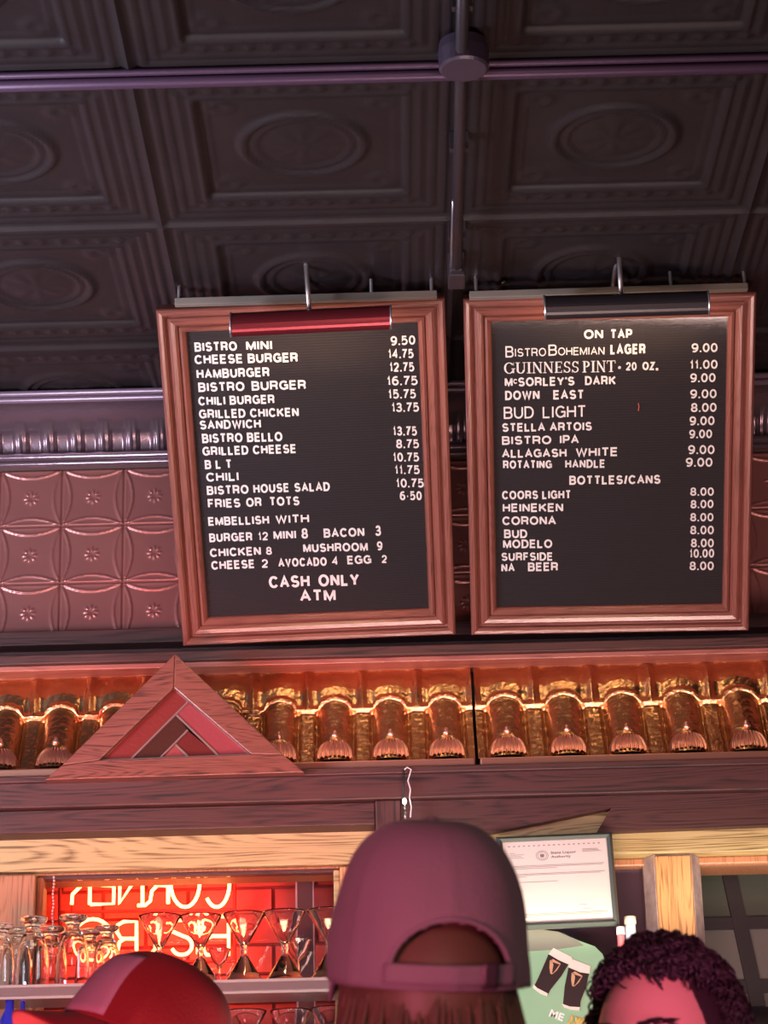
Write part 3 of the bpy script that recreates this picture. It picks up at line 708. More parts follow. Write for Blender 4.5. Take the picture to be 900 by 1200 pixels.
def menu_board(q, scl, zoomx, zoomy, lines, label, serif=()):
    x, z, tx, ty, tz, W, H = q
    base = Vector((x, -.14, z)); base = CAM+(base-CAM)*scl; W *= scl; H *= scl
    rot = Matrix.Rotation(tz, 4, 'Z')@Matrix.Rotation(tx, 4, 'X')@Matrix.Rotation(ty, 4, 'Y')
    MW = Matrix.Translation(base)@rot
    MI = MW.inverted()
    e = empty('menu_board', label=label, cat='menu board', group='framed letter boards over the bar')
    e.matrix_world = MW
    def loc(px_, py_, dy=0):                # pixel -> board plane local coordinates
        o = MI@CAM; d = MI.to_3x3()@ray(px_, py_); t_ = (dy-o.y)/d.y; return o+d*t_
    fw = .062*scl
    # front moulding profile: (distance from outer edge, depth forward)
    prof = [(0, .028), (0, -.006), (.002, -.011), (.006, -.014), (.012, -.013), (.017, -.008), (.019, .001), (.022, .003), (.024, -.004), (.030, -.008), (.038, -.006), (.043, .001), (.045, .006), (.047, .001), (.052, -.002), (.057, .003), (fw, .012), (fw, .028)]
    hw = W/2
    cor_ = [(-hw, 0), (hw, 0), (hw, H), (-hw, H)]
    inn = [(1, 1), (-1, 1), (-1, -1), (1, -1)]
    for k in range(4):
        k2 = (k+1) % 4; vs = []; n = len(prof)
        for cc, ii in ((cor_[k], inn[k]), (cor_[k2], inn[k2])):
            for dd, yy in prof: vs.append((cc[0]+ii[0]*dd, yy, cc[1]+ii[1]*dd))
        fs = [(i, i+1, n+i+1, n+i) for i in range(n-1)] + [tuple(range(n)), tuple(range(2*n-1, n-1, -1)), (0, n, 2*n-1, n-1)]
        MB().add(vs, fs).build('frame_rail', mFrame if k % 2 == 0 else mFrameV, e)
    MB().box(-hw+fw-.004, hw-fw+.004, .016, .024, fw-.004, H-fw+.004).build('letter_panel', mFelt, e)
    MB().box(-hw+fw-.002, hw-fw+.002, .0085, .0105, fw-.002, H-fw+.002).build('glass_door', mDoorPane, e)
    MB().ell((0, -.004, fw*.55), (.004, .003, .004), 10, 6).build('screw', mSteel, e, True)
    for ln in lines:
        s, x0, x1, yb0, yb1, cap_ = ln[:6]; kind = ln[6] if len(ln) > 6 else ''
        a_ = loc(zoomx+x0/2.5, zoomy+yb0/2.5, .014); b_ = loc(zoomx+x1/2.5, zoomy+yb1/2.5, .014); c__ = loc(zoomx+x0/2.5, zoomy+(yb0-cap_)/2.5, .014)
        hh = (c__-a_).length; ww = (b_-a_).length
        up_ = Vector((0, 0, 1)); rt = (b_-a_).normalized()
        if kind != 'serif':
            def place(px_, pz_, fr_): p_ = a_+rt*px_+up_*pz_; p_.y = .0128 if fr_ else .0145; return p_
            me = sans_line(s, ww, hh, hh*(.125 if kind == 'thin' else .165 if s[0].isdigit() else .19), place).mesh('menu_line', None)
            me.materials.append(mLetter); link('menu_line', me, e); continue
        key = (s, kind)
        if key not in tcache: tcache[key] = serif_mesh(s) if kind == 'serif' else text_mesh(s, .012 if kind != 'thin' else .0)
        src = tcache[key]; me = src.copy()
        co = np.array([v.co[:] for v in src.vertices]); mn, mx = co[:, :2].min(0), co[:, :2].max(0)
        sx = ww/(mx[0]-mn[0]); base_y = mn[1] if s not in ('OZ.',) else mn[1]
        sy = hh/(mx[1]-mn[1])
        for v in me.vertices:
            p_ = a_ + rt*((v.co.x-mn[0])*sx) + up_*((v.co.y-mn[1])*sy); p_.y = .014-(.0012 if v.co.z > 0 else -.0005); v.co = p_
        me.materials.clear(); me.materials.append(mLetter)
        link('menu_line', me, e)
    return e, W, H, loc, MW

L1 = [('BISTRO',121,245,305,302,27),('MINI',272,348,301,299,27),('CHEESE BURGER',121,423,342,335,27),('HAMBURGER',127,340,384,378,27),('BISTRO',132,267,423,420,27),('BURGER',288,447,419,415,27),
 ('CHILI BURGER',132,355,463,457,26),('GRILLED CHICKEN',134,426,501,495,26),('SANDWICH',136,315,533,529,26),('BISTRO BELLO',143,378,573,567,27),('GRILLED CHEESE',144,419,610,602,26),
 ('B L T',151,230,649,647,26),('CHILI',155,250,686,683,26),('BISTRO',157,279,725,721,26),('HOUSE',293,398,720,716,26),('SALAD',413,517,716,713,26),('FRIES',160,255,763,761,26),('OR',272,317,760,758,26),('TOTS',340,428,757,755,26),
 ('EMBELLISH',161,339,815,810,25),('WITH',358,456,809,806,25),('BURGER',164,290,863,859,25),('12',307,336,858,857,24),('MINI',352,418,855,853,25),('8',434,453,853,852,30),('BACON',499,618,850,846,26),('3',650,667,845,844,30),
 ('CHICKEN',166,315,907,901,25),('8',330,347,900,900,23),('MUSHROOM',439,628,893,889,25),('9',655,671,887,887,26),('CHEESE',170,297,944,939,25),('2',318,336,938,938,25),('AVOCADO',366,508,936,932,25),('4',524,541,930,930,25),('EGG',568,638,928,926,25),('2',669,684,924,924,23),
 ('CASH',339,458,998,994,35),('ONLY',484,603,993,990,35),('ATM',430,534,1037,1035,34),
 ('9.50',695,767,287,284,27),('14.75',688,762,325,324,27),('12.75',692,764,364,363,27),('16.75',684,774,404,403,27),('15.75',688,769,443,442,27),('13.75',698,778,482,481,27),('13.75',702,772,551,551,27),('8.75',711,778,588,588,26),
 ('10.75',702,778,627,627,26),('11.75',707,780,664,664,26),('10.75',711,792,703,703,26),('6-50',722,786,740,740,26)]
L2 = [('ON',361,417,293,292,27),('TAP',438,502,292,291,27),('B',131,155,347,347,33,'thin'),('ISTRO',158,250,345,343,24,'thin'),('B',257,282,342,341,32,'thin'),('OHEMIAN',285,421,341,339,23,'thin'),('LAGER',438,541,338,337,30),
 ('GUINNESS',127,345,395,391,33,'serif'),('PINT',356,453,391,389,33,'serif'),('20',484,515,385,385,24),('OZ',532,568,384,384,24),('M',129,152,432,432,26),('C',154,166,424,424,14),('SORLEY\'S',168,333,432,429,26),('DARK',364,454,428,427,26),
 ('DOWN',130,231,472,470,27),('EAST',271,361,470,469,27),('BUD',126,214,527,525,35,'thin'),('LIGHT',240,367,525,522,35,'thin'),('STELLA ARTOIS',121,384,565,561,25),('BISTRO',121,265,603,601,25),('IPA',290,346,600,599,25),
 ('ALLAGASH',121,310,641,639,25),('WHITE',337,460,638,636,26),('ROTATING',124,267,673,672,24),('HANDLE',306,423,671,670,24),('BOTTLES/CANS',318,585,720,717,26),('COORS LIGHT',121,323,763,761,25),('HEINEKEN',123,300,800,799,25),
 ('CORONA',122,279,838,837,25),('BUD',127,195,876,876,25),('MODELO',124,268,906,905,25),('SURFSIDE',119,270,943,942,24),('NA',119,158,975,974,24),('BEER',197,285,973,972,25),
 ('9.00',676,752,332,331,26),('11.00',671,752,381,380,26),('9.00',672,746,420,419,26),('9.00',672,749,467,466,26),('8.00',674,749,507,506,26),('9.00',670,743,546,545,26),('9.00',669,736,584,583,25),('9.00',666,743,630,630,26),('9.00',659,737,667,667,26),
 ('8.00',672,741,752,752,24),('8.00',673,740,789,788,24),('8.00',672,740,827,827,24),('8.00',672,741,865,865,25),('8.00',674,741,903,903,25),('10.00',670,742,934,933,25),('8.00',670,741,970,970,25)]
SCL = .989
b1 = menu_board((-.1596, 2.8659, .7341, -.019, .0008, .6434, .8285), SCL, 180, 290, L1, 'cherry-framed black letter board listing burgers and food prices, the left board')
b2 = menu_board((.525, 2.8659, .7187, .0291, -.0627, .6521, .8256), SCL, 540, 280, L2, 'cherry-framed black letter board headed ON TAP listing drink prices, the right board')
o = MB().ell((0,0,0), (.0035, .0015, .0035), 8, 6).mesh('dot', mLetter, True)
d_ = link('menu_dot', o, b2[0]); d_.location = b2[3](540+465/2.5, 280+377/2.5, .013)
d_ = link('menu_dot', o, b2[0]); d_.location = b2[3](540+575/2.5, 280+382/2.5, .013)
o = MB().tube([(0, 0, -.009), (.0015, 0, 0), (0, 0, .009)], .0012, 6).mesh('scratch', mat('red_mark', (.6, .12, .08), .5))
d_ = link('red_mark', o, b2[0]); d_.location = b2[3](748, 477, .012)

# hanging rails above the boards (at the ceiling) and picture lamps
def rail(xA, xB, pyA, pyB, Y, label, extras):
    A, B = P(xA, pyA, Y), P(xB, pyB, Y)
    z = (A.z+B.z)/2
    e = empty('hanging_rail', ((A.x+B.x)/2, Y, z), label=label, cat='rail', group='hanging rails above the menu boards')
    hw = (B.x-A.x)/2; s = (B.z-A.z)/(2*hw)
    mb = MB(); mb.prism([(-hw, -hw*s-.010), (hw, hw*s-.010), (hw, hw*s+.007), (-hw, -hw*s+.007)], -.008, .008)
    mb.build('bar', mRail, e, bevel=.002)
    for t_ in extras: MB().tube([(hw*t_, 0, .0), (hw*t_, 0, CZ-z-.002)], .004, 8).build('hanger', mSteel, e)
    return e
rail(205, 512, 354, 345, -.77, 'grey flat hanging rail along the top of the left menu board', (-.97, .5, .96))
rail(550, 876, 346, 336, -.77, 'grey flat hanging rail along the top of the right menu board', (-.95, .45, .98))

def picture_lamp(xA, yA, xB, yB, Yl, msh, apex, foot, foot2, label, red):
    A, B = P(xA, yA, Yl), P(xB, yB, Yl)
    e = empty('picture_lamp', (A+B)/2, label=label, cat='lamp', group='picture lamps over the menu boards')
    inv = Matrix.Translation(-e.location)
    def pp_(mb, name, m, **k):
        o = mb.build(name, m, e, **k); o.matrix_parent_inverse = inv; return o
    ax = (B-A).normalized(); R_ = .030
    # open half-cylinder hood: opening faces the board (back, down)
    side = Vector((0, -1, 0)); up_ = Vector((0, 0, 1)); n = 18; a0, a1 = -70, 130
    for nm, rr in (('shade', R_),):
        vs = []; 
        for Pt in (A, B):
            for i in range(n+1):
                an = math.radians(a0+(a1-a0)*i/n); vs.append(Pt+side*math.cos(an)*rr+up_*math.sin(an)*rr)
        for Pt in (B, A):
            for i in range(n, -1, -1) if False else range(n+1):
                an = math.radians(a0+(a1-a0)*i/n); vs.append(Pt+side*math.cos(an)*(rr-.0015)+up_*math.sin(an)*(rr-.0015))
        m_ = n+1; fs = [(i, i+1, m_+i+1, m_+i) for i in range(n)] + [(3*m_+i, 2*m_+i, 2*m_+i+1, 3*m_+i+1) for i in range(n)]
        fs += [(0, m_, 2*m_, 3*m_), (n, 3*m_+n, 2*m_+n, m_+n)]
        fs += [(i, 3*m_+i, 3*m_+i+1, i+1) for i in range(n)] + [(m_+i, m_+i+1, 2*m_+i+1, 2*m_+i) for i in range(n)]
        o = pp_(MB().add(vs, fs), nm, msh, smooth=True)
        o.data.polygons.foreach_set('use_smooth', [False]*len(o.data.polygons))
    for Pt, sg in ((A, -1), (B, 1)):
        mb = MB(); pts = []
        for i in range(n+1):
            an = math.radians(a0+(a1-a0)*i/n); pts.append(Pt+ax*sg*.002+side*math.cos(an)*R_+up_*math.sin(an)*R_)
        mb.tube(pts, .0022, 6); mb.add(pts, [tuple(range(len(pts)))])
        pp_(mb, 'end_cap', mSteel)
    pp_(MB().tube([A+ax*.03, B-ax*.03], .008, 10), 'bulb', mat('warm_tube', (1, .9, .7), .4, emit=((1, .72, .38), 6)), smooth=True)
    # arm: rises from the board's top and bends down to the hood
    tp = P(*apex, Yl+.0)
    f1 = P(*foot, -.72); f2 = P(*foot2, Yl-.02)
    f2 = (A+B)/2 + up_*R_ + ax*((f2.x-((A+B)/2).x))
    pp_(MB().tube([f1, f1.lerp(tp, .5)+Vector((0,0,.003)), tp+Vector((0,.01,.0)), tp, tp.lerp(f2, .4), f2], .0055, 10), 'arm', mSteel, smooth=True)
    pp_(MB().ell(tp, (.009, .009, .012), 10, 8), 'knuckle', mSteel, smooth=True)
    pp_(MB().box(f1.x-.014, f1.x+.014, f1.y-.01, f1.y+.012, f1.z-.022, f1.z+.008), 'bracket', mSteel, bevel=.002)
    l = bpy.data.lights.new('picture_lamp_light', 'AREA'); l.shape = 'RECTANGLE'; l.size = (B-A).length*.9; l.size_y = .015; l.energy = 1.3 if red else 1.1; l.color = (1, .66, .36)
    lo = bpy.data.objects.new('picture_lamp_light', l); COL.objects.link(lo); lo.location = (A+B)/2+Vector((0, .014, -.014))
    d3 = Vector((0, .75, -.55)).normalized(); lo.rotation_euler = d3.to_track_quat('-Z', 'Y').to_euler()
picture_lamp(272, 383, 457, 374, -.83, mShadeRed, (358, 302), (362, 352), (362, 360), 'red-lit picture lamp hood over the food menu board', True)
picture_lamp(639, 363, 828, 357, -.83, mBlackMetal, (725, 294), (717, 344), (729, 345), 'black picture lamp hood over the ON TAP board', False)

# ceiling pipe with junction box
zp = CZ-.05
def cp(px_, py_, z):
    d = ray(px_, py_); return CAM+d*((z-CAM.z)/d.z)
pipe = empty('ceiling_pipe', cp(540, 200, zp), label='dark conduit pipe running along the ceiling between the menu boards', cat='pipe')
inv = Matrix.Translation(-pipe.location)
mPipe = mat('dark_grey_pipe', (.045, .036, .044), .35, .3)
def qq_(mb, name, m, **k):
    o = mb.build(name, m, pipe, **k); o.matrix_parent_inverse = inv; return o
A, B = cp(545, -120, zp), cp(535, 318, zp)
qq_(MB().tube([A, B], .0115, 14), 'pipe', mPipe, smooth=True)
A2 = cp(536, 240, zp-.005); 
qq_(MB().tube([cp(532, 235, zp+.0), cp(530, 290, zp+.0), B+Vector((-.01, .05, 0))], .0045, 8), 'cable', mSteel, smooth=True)
qq_(MB().box(B.x-.018, B.x+.018, B.y-.02, B.y+.05, zp-.02, CZ-.012).box(B.x-.012, B.x+.012, B.y-.03, B.y-.018, zp-.012, zp+.012), 'elbow_box', mPipe, bevel=.003)
for fr_ in (.25, .62, .9):
    c0 = A.lerp(B, fr_); qq_(MB().box(c0.x-.018, c0.x+.018, c0.y-.008, c0.y+.008, zp+.008, CZ-.004), 'clamp', mPipe)
jc = cp(544, 87, zp-.028)
jb = MB().lathe([(.0001, 0), (.040, 0), (.045, .004), (.046, .035), (.043, .055), (.0001, .055)], 32, (jc.x, jc.y, zp-.020)).build('junction_box', mat('violet_black_box', (.05, .036, .06), .35, .2), None, False)
tag(jb, 'round dark junction box on the ceiling pipe', 'junction box')
# scrap of tape over the left end of the right rail
A = P(578, 333, -.70)
tag(MB().prism([(A.x-.035, A.z-.004), (A.x+.02, A.z-.006), (A.x+.045, A.z+.010), (A.x+.005, A.z+.002)], -.722, -.715).build('tape_scrap', mat('tan_tape', (.30, .20, .17), .6)), 'torn scrap of tan tape on the right hanging rail beside the pipe end', 'tape')

# ================================================================== certificate, poster, bottles
CY = HY-.03
TL, TR, BR, BL = P(581, 981, CY), P(717, 975, CY), P(726, 1084, CY), P(592, 1090, CY)
def bil(u, v, dy=0):                          # u right, v down
    p_ = (TL*(1-u)+TR*u)*(1-v)+(BL*(1-u)+BR*u)*v; return Vector((p_.x, p_.y+dy, p_.z))
ce_ = empty('certificate', bil(.5, 1), label='framed white liquor authority certificate with a dark grey frame, right of the grey cap', cat='certificate')
inv = Matrix.Translation(-ce_.location)
def cq(mb, name, m, **k):
    o = mb.build(name, m, ce_, **k); o.matrix_parent_inverse = inv; return o
mCF = mat('dark_pewter_frame', (.10, .12, .115), .3, .4)
fwu, fwv = .052, .062
for (u0, v0), (u1, v1), (u2, v2), (u3, v3) in (((0,0),(1,0),(1-fwu,fwv),(fwu,fwv)), ((1,0),(1,1),(1-fwu,1-fwv),(1-fwu,fwv)), ((1,1),(0,1),(fwu,1-fwv),(1-fwu,1-fwv)), ((0,1),(0,0),(fwu,fwv),(fwu,1-fwv))):
    pts = [bil(u0, v0), bil(u1, v1), bil(u2, v2), bil(u3, v3)]
    mid = [pts[0].lerp(pts[3], .5), pts[1].lerp(pts[2], .5)]
    mb = MB(); vs = []
    for q_, dy in ((pts[0], 0), (pts[1], 0), (mid[1], -.010), (mid[0], -.010), (pts[2], -.004), (pts[3], -.004)): vs.append((q_.x, q_.y+dy, q_.z))
    for q_ in (pts[0], pts[1], pts[2], pts[3]): vs.append((q_.x, q_.y+.014, q_.z))
    mb.add(vs, [(0,1,2,3),(3,2,4,5),(0,6,7,1),(5,4,8,9),(6,9,8,7),(0,3,5,9,6),(1,7,8,4,2)])
    cq(mb, 'frame_rail', mCF)
q4 = [bil(fwu*.8, fwv*.8), bil(1-fwu*.8, fwv*.8), bil(1-fwu*.8, 1-fwv*.8), bil(fwu*.8, 1-fwv*.8)]
cq(MB().prism([(p_.x, p_.z) for p_ in q4], CY+.002, CY+.006), 'paper', mat('ivory_paper', (.88, .86, .78), .6))
cq(MB().prism([(p_.x, p_.z) for p_ in q4], CY-.0025, CY-.0015), 'glass', mDoorPane)
mInk = mat('grey_ink', (.07, .07, .07), .7); mInkL = mat('pale_ink', (.30, .29, .28), .7)
def on_paper(u, v): p_ = bil(fwu+(1-2*fwu)*u, fwv+(1-2*fwv)*v); return p_
def ptext(s, u0, u1, v0, v1, m, par_cq=cq, name='printed_text'):
    me = text_mesh(s, .01).copy(); co = np.array([v.co[:] for v in me.vertices]); mn, mx = co[:, :2].min(0), co[:, :2].max(0)
    for v in me.vertices:
        a_ = (v.co.x-mn[0])/(mx[0]-mn[0]); b_ = 1-(v.co.y-mn[1])/(mx[1]-mn[1]); p_ = on_paper(u0+(u1-u0)*a_, v0+(v1-v0)*b_); v.co = (p_.x, CY+(.0016 if v.co.z > 0 else .0022), p_.z)
    me.materials.clear(); me.materials.append(m); o = link(name, me, ce_); o.matrix_parent_inverse = inv
ptext('State Liquor', .455, .70, .135, .175, mInk); ptext('Authority', .455, .645, .185, .225, mInk)
mb = MB()
c0 = on_paper(.37, .18); 
for rr in (.0105, .0078): mb.tube([(c0.x+rr*1.25*math.cos(q_), CY+.002, c0.z+rr*math.sin(q_)) for q_ in np.linspace(0, 2*PI, 24)], .0006, 4)
mb.ell((c0.x, CY+.002, c0.z), (.005, .0006, .004), 10, 6)
for k in range(3): mb.box(c0.x-.004, c0.x+.004, CY+.001, CY+.002, c0.z-.004+.003*k, c0.z-.003+.003*k)
cq(mb, 'printed_seal', mInkL)
mb = MB()
def rule(u0, u1, v, t_=.0007):
    a_, b_ = on_paper(u0, v), on_paper(u1, v); mb.prism([(a_.x, a_.z-t_/2), (b_.x, b_.z-t_/2), (b_.x, b_.z+t_/2), (a_.x, a_.z+t_/2)], CY+.0012, CY+.0022)
for v, u0, u1 in ((.14,.06,.11),(.16,.06,.20),(.18,.06,.17),(.20,.06,.19),(.12,.76,.91),(.135,.76,.92),(.15,.76,.94),(.30,.05,.96),(.315,.05,.94),(.335,.05,.5),(.40,.05,.96),(.415,.05,.92),(.435,.05,.2),(.50,.05,.5),(.555,.05,.08),(.60,.05,.16),(.89,.05,.96),(.905,.05,.96),(.92,.05,.90),(.935,.05,.30),(.80,.70,.76),(.85,.72,.82),(.84,.05,.09),(.80,.68,.70)): rule(u0, u1, v)
for k in range(19):
    a_ = on_paper(.06+.048*k, .055); mb.box(a_.x-.0022, a_.x+.0022, CY+.0012, CY+.0022, a_.z-.001, a_.z+.001)
cq(mb, 'printed_lines', mInkL)
tagx = TL

# green poster sign
GY = -.33
def outline(L): return [(P(a_, b_, GY).x, P(a_, b_, GY).z) for a_, b_ in L]
po = empty('tin_poster', P(665, 1240, GY), label='round-cornered green poster with two dark stout pints, under the certificate', cat='poster')
inv2 = Matrix.Translation(-po.location)
def gq(mb, name, m, **k):
    o = mb.build(name, m, po, **k); o.matrix_parent_inverse = inv2; return o
body = [(560,1245),(560,1110),(575,1095),(630,1088),(655,1092),(680,1103),(697,1109),(706,1118),(711,1132),(714,1150),(712,1172),(716,1200),(714,1245)]
mGreen = mat('mint_green_print', (.30, .55, .33), .45, var=(12, .3, (.26, .50, .30)))
gq(MB().prism(outline(body), GY, GY+.008), 'panel', mGreen)
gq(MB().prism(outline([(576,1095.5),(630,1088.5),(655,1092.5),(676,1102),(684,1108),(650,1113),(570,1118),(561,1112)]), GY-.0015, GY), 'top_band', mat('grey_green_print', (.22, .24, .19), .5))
Z = lambda L: [(580+x/6.43, 1060+y/6.43) for x, y in L]
def flat(L, name, m, k): gq(MB().prism(outline(Z(L)), GY-.001-.0006*k, GY), name, m)
mStout = mat('stout_black', (.022, .010, .012), .3); mFoam = mat('cream_foam', (.85, .76, .66), .45); mTan = mat('copper_harp', (.62, .36, .20), .4)
flat([(405,372),(555,450),(500,540),(420,640),(395,690),(350,672),(290,625),(330,545)], 'printed_stout', mStout, 1)
flat([(440,328),(575,395),(585,415),(555,452),(480,420),(403,374)], 'printed_foam', mFoam, 2)
flat([(290,600),(318,630),(400,672),(392,690),(345,672),(320,655),(285,628)], 'printed_foam', mFoam, 2)
flat([(555,470),(710,520),(680,640),(645,730),(640,800),(570,790),(512,755),(525,620)], 'printed_stout', mStout, 3)
flat([(590,415),(717,465),(712,523),(640,512),(552,474),(560,440)], 'printed_foam', mFoam, 4)
flat([(505,748),(560,770),(640,775),(636,800),(565,792),(520,775)], 'printed_foam', mFoam, 4)
def harp(cx, cy, k):
    for L in ([(cx-35,cy-50),(cx-20,cy-55),(cx-8,cy-20),(cx-20,cy+50),(cx-32,cy+45),(cx-38,cy)], [(cx-35,cy-52),(cx-10,cy-62),(cx+45,cy-30),(cx+46,cy-20),(cx+5,cy-34),(cx-20,cy-42)], [(cx+46,cy-25),(cx+36,cy-18),(cx-6,cy+38),(cx-28,cy+52),(cx-14,cy+50),(cx+20,cy+20)]):
        flat(L, 'printed_harp', mTan, k)
harp(448, 475, 3); harp(612, 568, 5)
def wtext(s, x0, y0, x1, y1, cap_, name='printed_text'):
    me = text_mesh(s, .03).copy(); co = np.array([v.co[:] for v in me.vertices]); mn, mx = co[:, :2].min(0), co[:, :2].max(0)
    a_, b_ = P(x0, y0, GY), P(x1, y1, GY); d_ = (b_-a_); n_ = Vector((-d_.z, 0, d_.x)).normalized(); hh = (P(x0, y0-cap_, GY)-a_).length
    for v in me.vertices:
        p_ = a_+d_*((v.co.x-mn[0])/(mx[0]-mn[0]))+n_*hh*((v.co.y-mn[1])/(mx[1]-mn[1])); v.co = (p_.x, GY-(.0012 if v.co.z > 0 else 0), p_.z)
    me.materials.clear(); me.materials.append(mat('white_print', (.9, .9, .85), .5)); o = link(name, me, po); o.matrix_parent_inverse = inv2
wtext('ME', 643, 1191, 659, 1197, 9)
# artwork at the poster's foot: golden hops
mb = MB()
for k in range(14):
    a_ = P(667+k*2.9, 1198-2.5*math.sin(k*2.1)-3*(k % 2), GY-.003); mb.ell(a_, (.003, .0012, .008), 6, 5, Matrix.Rotation(random.uniform(-.6, .6), 3, 'Y'))
gq(mb, 'printed_hops', mat('gold_print', (.62, .45, .12), .4))
gq(MB().box(P(590, 1230, GY).x, P(700, 1230, GY).x, GY, GY+.06, zs2, zs2+.01), 'easel_foot', mBlack)
# bottles by the post
for px_, tp, R_, capc, col, lab, grp in ((738, 1074, .013, (.80, .72, .60), (.55, .55, .70), 'pale bottle with cream cap beside the oak post, the taller of two', ''), (727, 1086, .009, (.75, .66, .58), (.60, .10, .12), 'red-labelled small bottle with cream cap, the shorter of two beside the oak post', '')):
    b0 = P(px_, tp, -.36 if tp < 1080 else -.405); h_ = b0.z-zs2
    e = empty('bottle', (b0.x, -.36 if tp < 1080 else -.405, zs2), label=lab, cat='bottle', group='capped bottles beside the oak post')
    MB().lathe([(.0001, 0), (R_*1.9, 0), (R_*1.9, h_*.5), (R_*1.5, h_*.6), (R_*.85, h_*.72), (R_*.85, h_*.96), (.0001, h_*.96)], 20).build('body', mat('bottle_glass', col, .15, 0, coat=.5), e, True)
    MB().lathe([(.0001, h_-.017), (R_, h_-.017), (R_*1.02, h_-.001), (R_*.9, h_), (.0001, h_)], 20).build('cap', mat('cream_cap', capc, .4), e, True)
    MB().lathe([(R_*.88, h_*.74), (R_*.88, h_-.019)], 20).build('neck_label', mat('neck_label', tuple(min(1, c*1.2) for c in col), .5), e, True)

# ================================================================== people
def skin_mesh(nodes, edges, sub=2, name='body'):
    me = bpy.data.meshes.new(name); me.from_pydata([n[0] for n in nodes], edges, [])
    ob = bpy.data.objects.new(name, me); COL.objects.link(ob)
    m = ob.modifiers.new('skin', 'SKIN'); m.use_smooth_shade = True
    for i, n in enumerate(nodes):
        r = n[1]; me.skin_vertices[0].data[i].radius = r if isinstance(r, tuple) else (r, r)
    me.skin_vertices[0].data[0].use_root = True
    s = ob.modifiers.new('sub', 'SUBSURF'); s.levels = sub; s.render_levels = sub
    dg = bpy.context.evaluated_depsgraph_get(); out = bpy.data.meshes.new_from_object(ob.evaluated_get(dg))
    bpy.data.objects.remove(ob); return out
def head_pts(c, nu=64, nv=44):
    """head with face towards -Y; centre c; returns verts/faces"""
    vs = []; fs = []
    G = lambda x, z, x0, z0, sx, sz: math.exp(-((x-x0)/sx)**2-((z-z0)/sz)**2)
    for j in range(nv+1):
        th_ = PI*j/nv
        for i in range(nu):
            ph = 2*PI*i/nu
            x = .077*math.sin(th_)*math.cos(ph); y = .098*math.sin(th_)*math.sin(ph); z = .118*math.cos(th_)
            if z < 0:                        # narrower jaw
                k = 1-.30*(-z/.118)**1.4; x *= k; 
                if y > 0: y *= 1-.35*(-z/.118)
            if y > 0 and z > -.02: y *= 1.05
            if y < 0:
                fy = 0
                fy += .024*G(x, z, 0, -.030, .012, .020)+.012*G(x, z, 0, -.005, .010, .025)      # nose
                fy += .006*G(x, z, .030, .022, .022, .009)+.006*G(x, z, -.030, .022, .022, .009)  # brow ridge
                fy -= .010*G(x, z, .031, .002, .017, .011)+.010*G(x, z, -.031, .002, .017, .011)  # sockets
                fy += .009*G(x, z, 0, -.064, .022, .008)                                         # lips
                fy += .014*G(x, z, 0, -.100, .022, .014)                                         # chin
                fy += .005*G(x, z, .045, -.025, .018, .016)+.005*G(x, z, -.045, -.025, .018, .016)
                y -= fy*min(1, -y/.03)
            vs.append((c[0]+x, c[1]+y, c[2]+z))
    for j in range(nv):
        for i in range(nu): fs.append((j*nu+i, (j+1)*nu+i, (j+1)*nu+(i+1) % nu, j*nu+(i+1) % nu))
    return vs, fs
